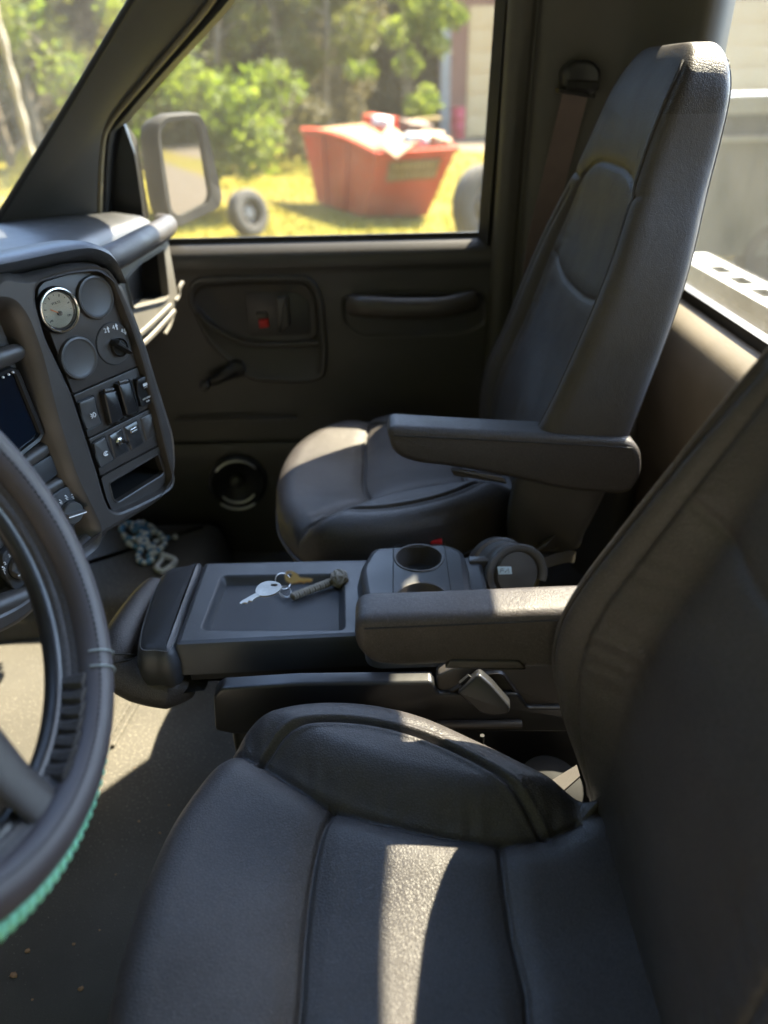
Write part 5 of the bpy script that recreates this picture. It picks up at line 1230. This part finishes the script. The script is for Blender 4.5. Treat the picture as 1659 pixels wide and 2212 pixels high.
sgo = obj("sign_plate", MB().plate(pf2, sg_, -.006, .008, .002, 1), surf("faded_sign", (.20, .14, .09), .7, (.16, .10, .065), 6), sk)
cs = ccw(sg_).mean(0); sb_ = unit(pf2.px(955, 342) - pf2.px(840, 349)); sv_ = np.array([-sb_[1], sb_[0]])
m = MB()
for row, (k_n, h_) in enumerate(((9, .11), (11, .08))):
    for k in range(k_n):
        q = cs + sb_ * (k - (k_n - 1) / 2) * .075 + sv_ * (.075 - row * .16); m.bar(pf2.w(q - sv_ * h_ / 2, .010)[0], pf2.w(q + sv_ * h_ / 2 + sb_ * .015 * (k % 3), .010)[0], .030, .004, up=fn)
obj("sign_lettering", m, surf("sign_letter", (.34, .29, .21), .7), sgo)
def skp(u, v, dz=0.0):                    # a place on the heap: u along the front rim, v towards the back
    return (TB * (1 - u) + TC * u) * (1 - v) + (TA * (1 - u) + TD * u) * v + np.array([0, 0, dz])
# rubbish in it
def sheet(name, pts, mat, label, cat, th=.02, nseg=10):
    P = np.array(pts, float); G = np.array([[P[0] * (1 - u) * (1 - v) + P[1] * u * (1 - v) + P[2] * u * v + P[3] * (1 - u) * v + np.array([0, 0, .10 * math.sin(3 * u + 2 * v) * (1 - abs(2 * v - 1))]) for u in np.linspace(0, 1, nseg)] for v in np.linspace(0, 1, nseg)])
    m = MB().grid(G); m.grid(G + (0, 0, -th)); return tag(obj(name, m, mat, sharp=60), label, cat)
M['card'] = surf("cardboard", (.34, .24, .135), .8, (.30, .20, .11), 3)
M['ply'] = surf("plywood", (.36, .20, .085), .7, (.30, .17, .07), 3)
M['bag'] = surf("white_bag", (.5, .5, .49), .5, bump=('noise', 6), bstr=.8, bdist=.05)
M['brown'] = surf("brown_box", (.12, .075, .05), .8)
sheet("plywood_sheet", [skp(-.04, .95, .02), skp(.40, .75, .22), skp(.45, .12, .12), skp(.0, .15, .03)], M['ply'], "tan sheet sagging over the left rim of the dumpster", "sheet", .03)
sheet("cardboard_sheet", [skp(.0, .10, .05), skp(.45, .40, .28), skp(.62, .10, .18), skp(.14, -.08, -.02)], M['card'], "pale cardboard flap hanging over the front rim of the dumpster", "cardboard")
def lump(name, c, r, mat, label, cat, k=.25):
    mm = bmesh.new(); bmesh.ops.create_icosphere(mm, subdivisions=3, radius=1.0); V_ = np.array([v.co[:] for v in mm.verts]); f_ = [tuple(v.index for v in f.verts) for f in mm.faces]; mm.free()
    w_ = 1 + k * np.sin(V_[:, 0] * 4 + 1) * np.sin(V_[:, 1] * 3.3 + 2) * np.cos(V_[:, 2] * 3.7)
    return tag(obj(name, MB().add(np.asarray(c) + V_ * w_[:, None] * np.asarray(r), f_), mat, sharp=60), label, cat)
lump("rubbish_bag", skp(.55, .75, .20), (.22, .24, .16), M['bag'], "white rubbish bag at the back of the dumpster", "bag")
lump("rubbish_bag", skp(.60, .16, .10), (.26, .20, .15), M['bag'], "white rubbish bag near the front rim of the dumpster", "bag")
lump("rubbish_bag", skp(.88, .12, .06), (.16, .2, .12), M['card'], "cream rubbish bag at the right end of the dumpster", "bag")
def crate(name, c, d, rz, mat, label):
    m = MB().box((-d[0] / 2, -d[1] / 2, 0), (d[0] / 2, d[1] / 2, d[2]), .01); o = obj(name, m, mat); o.location = c; o.rotation_euler = (.15, .1, rz); return tag(o, label, "box")
crate("carton", skp(.74, .55, -.12), (.5, .5, .42), .4, M['brown'], "dark brown carton standing in the dumpster")
crate("carton", skp(.80, .28, -.18), (.4, .4, .38), -.3, M['card'], "tan carton beside the white bag in the dumpster")
tag(obj("board", MB().bar(at(880, 262, z=.47), at(950, 255, z=.50), .18, .05), surf("yellow_board", (.34, .25, .09), .7)), "long yellow board lying on top of the dumpster", "board")
tag(obj("board", MB().bar(at(795, 258, z=.46), at(850, 268, z=.42), .24, .22), M['orange']), "short orange board lying at the back of the dumpster", "board")
# tyres on the lawn
M['tyre'] = surf("old_tyre", (.035, .034, .034), .8, (.06, .058, .055), 4, ('noise', 60), .6, .01)
def tyre(c, ax, R, label):
    t = thing("old_tyre", label, "tyre", tuple(np.asarray(c) - (0, 0, R)))
    obj("tyre_casing", MB().lathe(np.asarray(c), ax, [(R * .55, -.12), (R * .72, -.14), (R * .93, -.12), (R, -.08), (R, .08), (R * .93, .12), (R * .72, .14), (R * .55, .12), (R * .53, 0), (R * .55, -.12)], 40), M['tyre'], t, sharp=40)
    obj("wheel_rim", MB().lathe(np.asarray(c), ax, [(R * .56, -.10), (R * .52, -.06), (R * .30, -.03), (R * .28, .05), (R * .14, .06), (0, .06)], 32), surf("rusty_rim", (.20, .18, .16), .6), t)
p_ = at(540, 508, z=GZ); tyre(p_ + (0, 0, .34), (.75, -.62, .20), .36, "old black tyre lying on the grass left of the dumpster")
p_ = at(1040, 530, z=GZ); tyre(p_ + (.05, 0.1, .52), (.55, -.80, .15), .58, "large dark tyre at the lower right corner of the side window")
# ---------------------------------------------------------------- garage building
bld = thing("garage_building", "brown brick garage with cream roller doors beyond the lawn", "building", (14, 37, GZ))
M['brickred'] = surf("red_brown_brick", (.30, .14, .095), .85, (.25, .115, .08), 5, ('noise', 20), .6, .01)
M['cream'] = surf("cream_door", (.70, .47, .22), .6, (.72, .50, .25), 1.5)
BY = 37.0
xa = at(958, 150, y=BY)[0]
m = MB().box((xa, BY, GZ), (40, BY + 8, 4.8)); obj("wall", m, M['brickred'], bld)
m = MB().box((xa - .4, BY - .5, 4.8), (40.5, BY + 8.5, 5.2)); obj("roof", m, surf("roof_sheet", (.2, .2, .2), .6), bld)
m = MB().box((xa - .12, BY - .10, GZ), (xa + .30, BY - .003, 4.8)); obj("downpipe", m, surf("grey_pipe", (.30, .29, .27), .5), bld)
dx0 = at(1010, 150, y=BY)[0]; top_ = at(1040, 12, y=BY)[2]
for k, (x0, w_) in enumerate(((dx0, 3.9), (dx0 + 5.3, 3.9), (dx0 + 10.0, 3.6), (dx0 + 14.8, 3.6))):
    d_o = MB().box((x0, BY - .05, GZ + .02), (x0 + w_, BY - .003, top_)); do = obj("garage_door", d_o, M['cream'], bld)
    for j in range(6):
        zz = GZ + .10 + j * (top_ - GZ - .1) / 6; m = MB().box((x0 + .06, BY - .075, zz), (x0 + w_ - .06, BY - .053, zz + (top_ - GZ - .1) / 6 - .05), .01); obj("door_panel", m, M['cream'], do)
rb_ = at(988, 290, z=GZ); rb_ = at(988, 292, y=BY - 1.2); rb_[2] = GZ
brl = thing("drum", "red drum standing against the brick pillar of the garage", "drum", tuple(rb_)); obj("drum_body", MB().lathe(rb_, (0, 0, 1), [(.28, 0), (.29, .03), (.29, .42), (.305, .44), (.29, .46), (.29, .84), (.305, .86), (.29, .88), (.29, 1.2), (.27, 1.22), (0, 1.2)], 28), surf("drum_red", (.45, .03, .06), .5), brl)
# ---------------------------------------------------------------- behind the cab: rack, van
M['rack'] = surf("dusty_white_steel", (.30, .295, .27), .6, (.24, .235, .21), 5, speck=.4, speck_col=(.6, .58, .5), spscale=30, spthr=.6)
ht = thing("headache_rack", "dusty pale steel rack with a slotted beam right behind the rear window", "rack", (.80, .9, .2))
zt_ = .735
xr0, xr1 = at(1501, 570, z=zt_)[0], at(1512, 534, z=zt_)[0]
xf_, xb_ = min(xr0, xr1), max(xr0, xr1)
plB = Plane((0, 0, zt_), (0, 0, 1), (1, 0, 0))
eA, eB = plB.px(1501, 570), plB.px(1658, 671); eC, eD = plB.px(1512, 534), plB.px(1658, 616)
x_f = (eA[0] + eB[0]) / 2; x_b = (eC[0] + eD[0]) / 2
hole_y = [plB.px(1561, 582)[1], plB.px(1598, 606)[1], plB.px(1640, 634)[1]]
dy = abs(hole_y[0] - hole_y[1]); yy_ = [hole_y[0] + dy * k for k in range(5, -9, -1)]
xc = x_f + (x_b - x_f) * .50; hw, hy = (x_b - x_f) * .20, dy * .30
holes = [np.array([(xc - hw, y_ - hy), (xc + hw, y_ - hy), (xc + hw, y_ + hy), (xc - hw, y_ + hy)]) for y_ in yy_ if .0 < y_ < 1.75]
out_ = np.array([(x_f, -.1), (x_b, -.1), (x_b, 1.85), (x_f, 1.85)])
mb = holed("x", out_, holes, plB, 0.0, None, None)
for h_ in holes: mb.loops([plB.w(h_, 0), plB.w(h_, -.01)])
mb.loops([plB.w(out_, 0), plB.w(out_, -.13)]); 
obj("slotted_beam", mb, M['rack'], ht, sharp=20)
m = MB().box((x_f + .02, -.1, .30), (x_b - .02, 1.85, zt_ - .131)); obj("bulkhead_plate", m, M['rack'], ht)
m = MB().box((x_f + .005, -.1, zt_ - .60), (x_b - .005, 1.85, zt_ - .40)); obj("beam_base", m, M['rack'], ht)
# tool box lid behind the beam, on the truck bed
tb = thing("truck_bed_box", "grey dusty tool box with pale lid edge on the bed behind the rack", "tool box", (1.6, 1.2, .2))
M['boxgrey'] = surf("dusty_grey_box", (.10, .105, .10), .6, (.14, .14, .135), 4, speck=.4, speck_col=(.5, .5, .45), spscale=40, spthr=.62)
zl = at(1600, 492, x=1.75)[2]
m = MB().box((1.45, .3, -.2), (1.75, 2.2, zl - .04)); m2_ = MB().box((1.42, .28, zl - .04), (1.80, 2.25, zl), .01)
obj("box_side", m, M['boxgrey'], tb); obj("box_lid", m2_, M['rack'], tb)
van = thing("parked_van", "white van with dark side windows parked behind the truck", "van", (9.5, 9.0, GZ))
vy = 8.6
def vz(y_): return at(1620, y_, y=vy)[2]
vx0 = at(1545, 300, y=vy)[0]; vx1 = vx0 + 5.0
M['vanwhite'] = surf("van_white", (.40, .40, .39), .35, (.36, .36, .35), 2)
zr, zw0, zw1, zb = vz(205), vz(246), vz(293), vz(305)
m = MB(); P = [(vx0, zr - .02), (vx0 + .12, zr), (vx1 - .1, zr), (vx1, zr - .03), (vx1, zw0), (vx0, zw0)]
def ext(P, y0, y1): P = np.array(P, float); return [np.column_stack([P[:, 0], np.full(len(P), yy), P[:, 1]]) for yy in (y0, y1)]
obj("van_roof", MB().loops(ext(P, vy, vy + 1.9), True, True), M['vanwhite'], van, sharp=30)
obj("window_band", MB().loops(ext([(vx0 + .03, zw1), (vx1 - .03, zw1), (vx1 - .03, zw0), (vx0 + .03, zw0)], vy + .03, vy + 1.87), True, True), surf("dark_glass", (.035, .05, .06), .3), van, sharp=30)
obj("waist_strip", MB().loops(ext([(vx0 - .03, zb), (vx1, zb), (vx1, zw1), (vx0 - .03, zw1)], vy - .03, vy + 1.93), True, True), M['vanwhite'], van, sharp=30)
obj("van_body", MB().loops(ext([(vx0, GZ + .35), (vx1, GZ + .35), (vx1, zb), (vx0, zb)], vy + .0, vy + 1.9), True, True), surf("van_white_shaded", (.13, .135, .135), .4, (.15, .155, .155), 2), van, sharp=30)  # white van side: its shade is put into a grey colour
for xx in (vx0 + .9, vx1 - .9):
    w_ = obj("wheel", MB().lathe((xx, vy + .10, GZ + .36), (0, -1, 0), [(.36, -.1), (.36, .08), (.33, .11), (.2, .10), (0, .08)], 32), M['tyre'], van)
for xx in np.linspace(vx0 + .9, vx1 - .9, 4): obj("window_post", MB().box((xx - .04, vy - .005, zw1), (xx + .04, vy + .028, zw0)), M['vanwhite'], van)
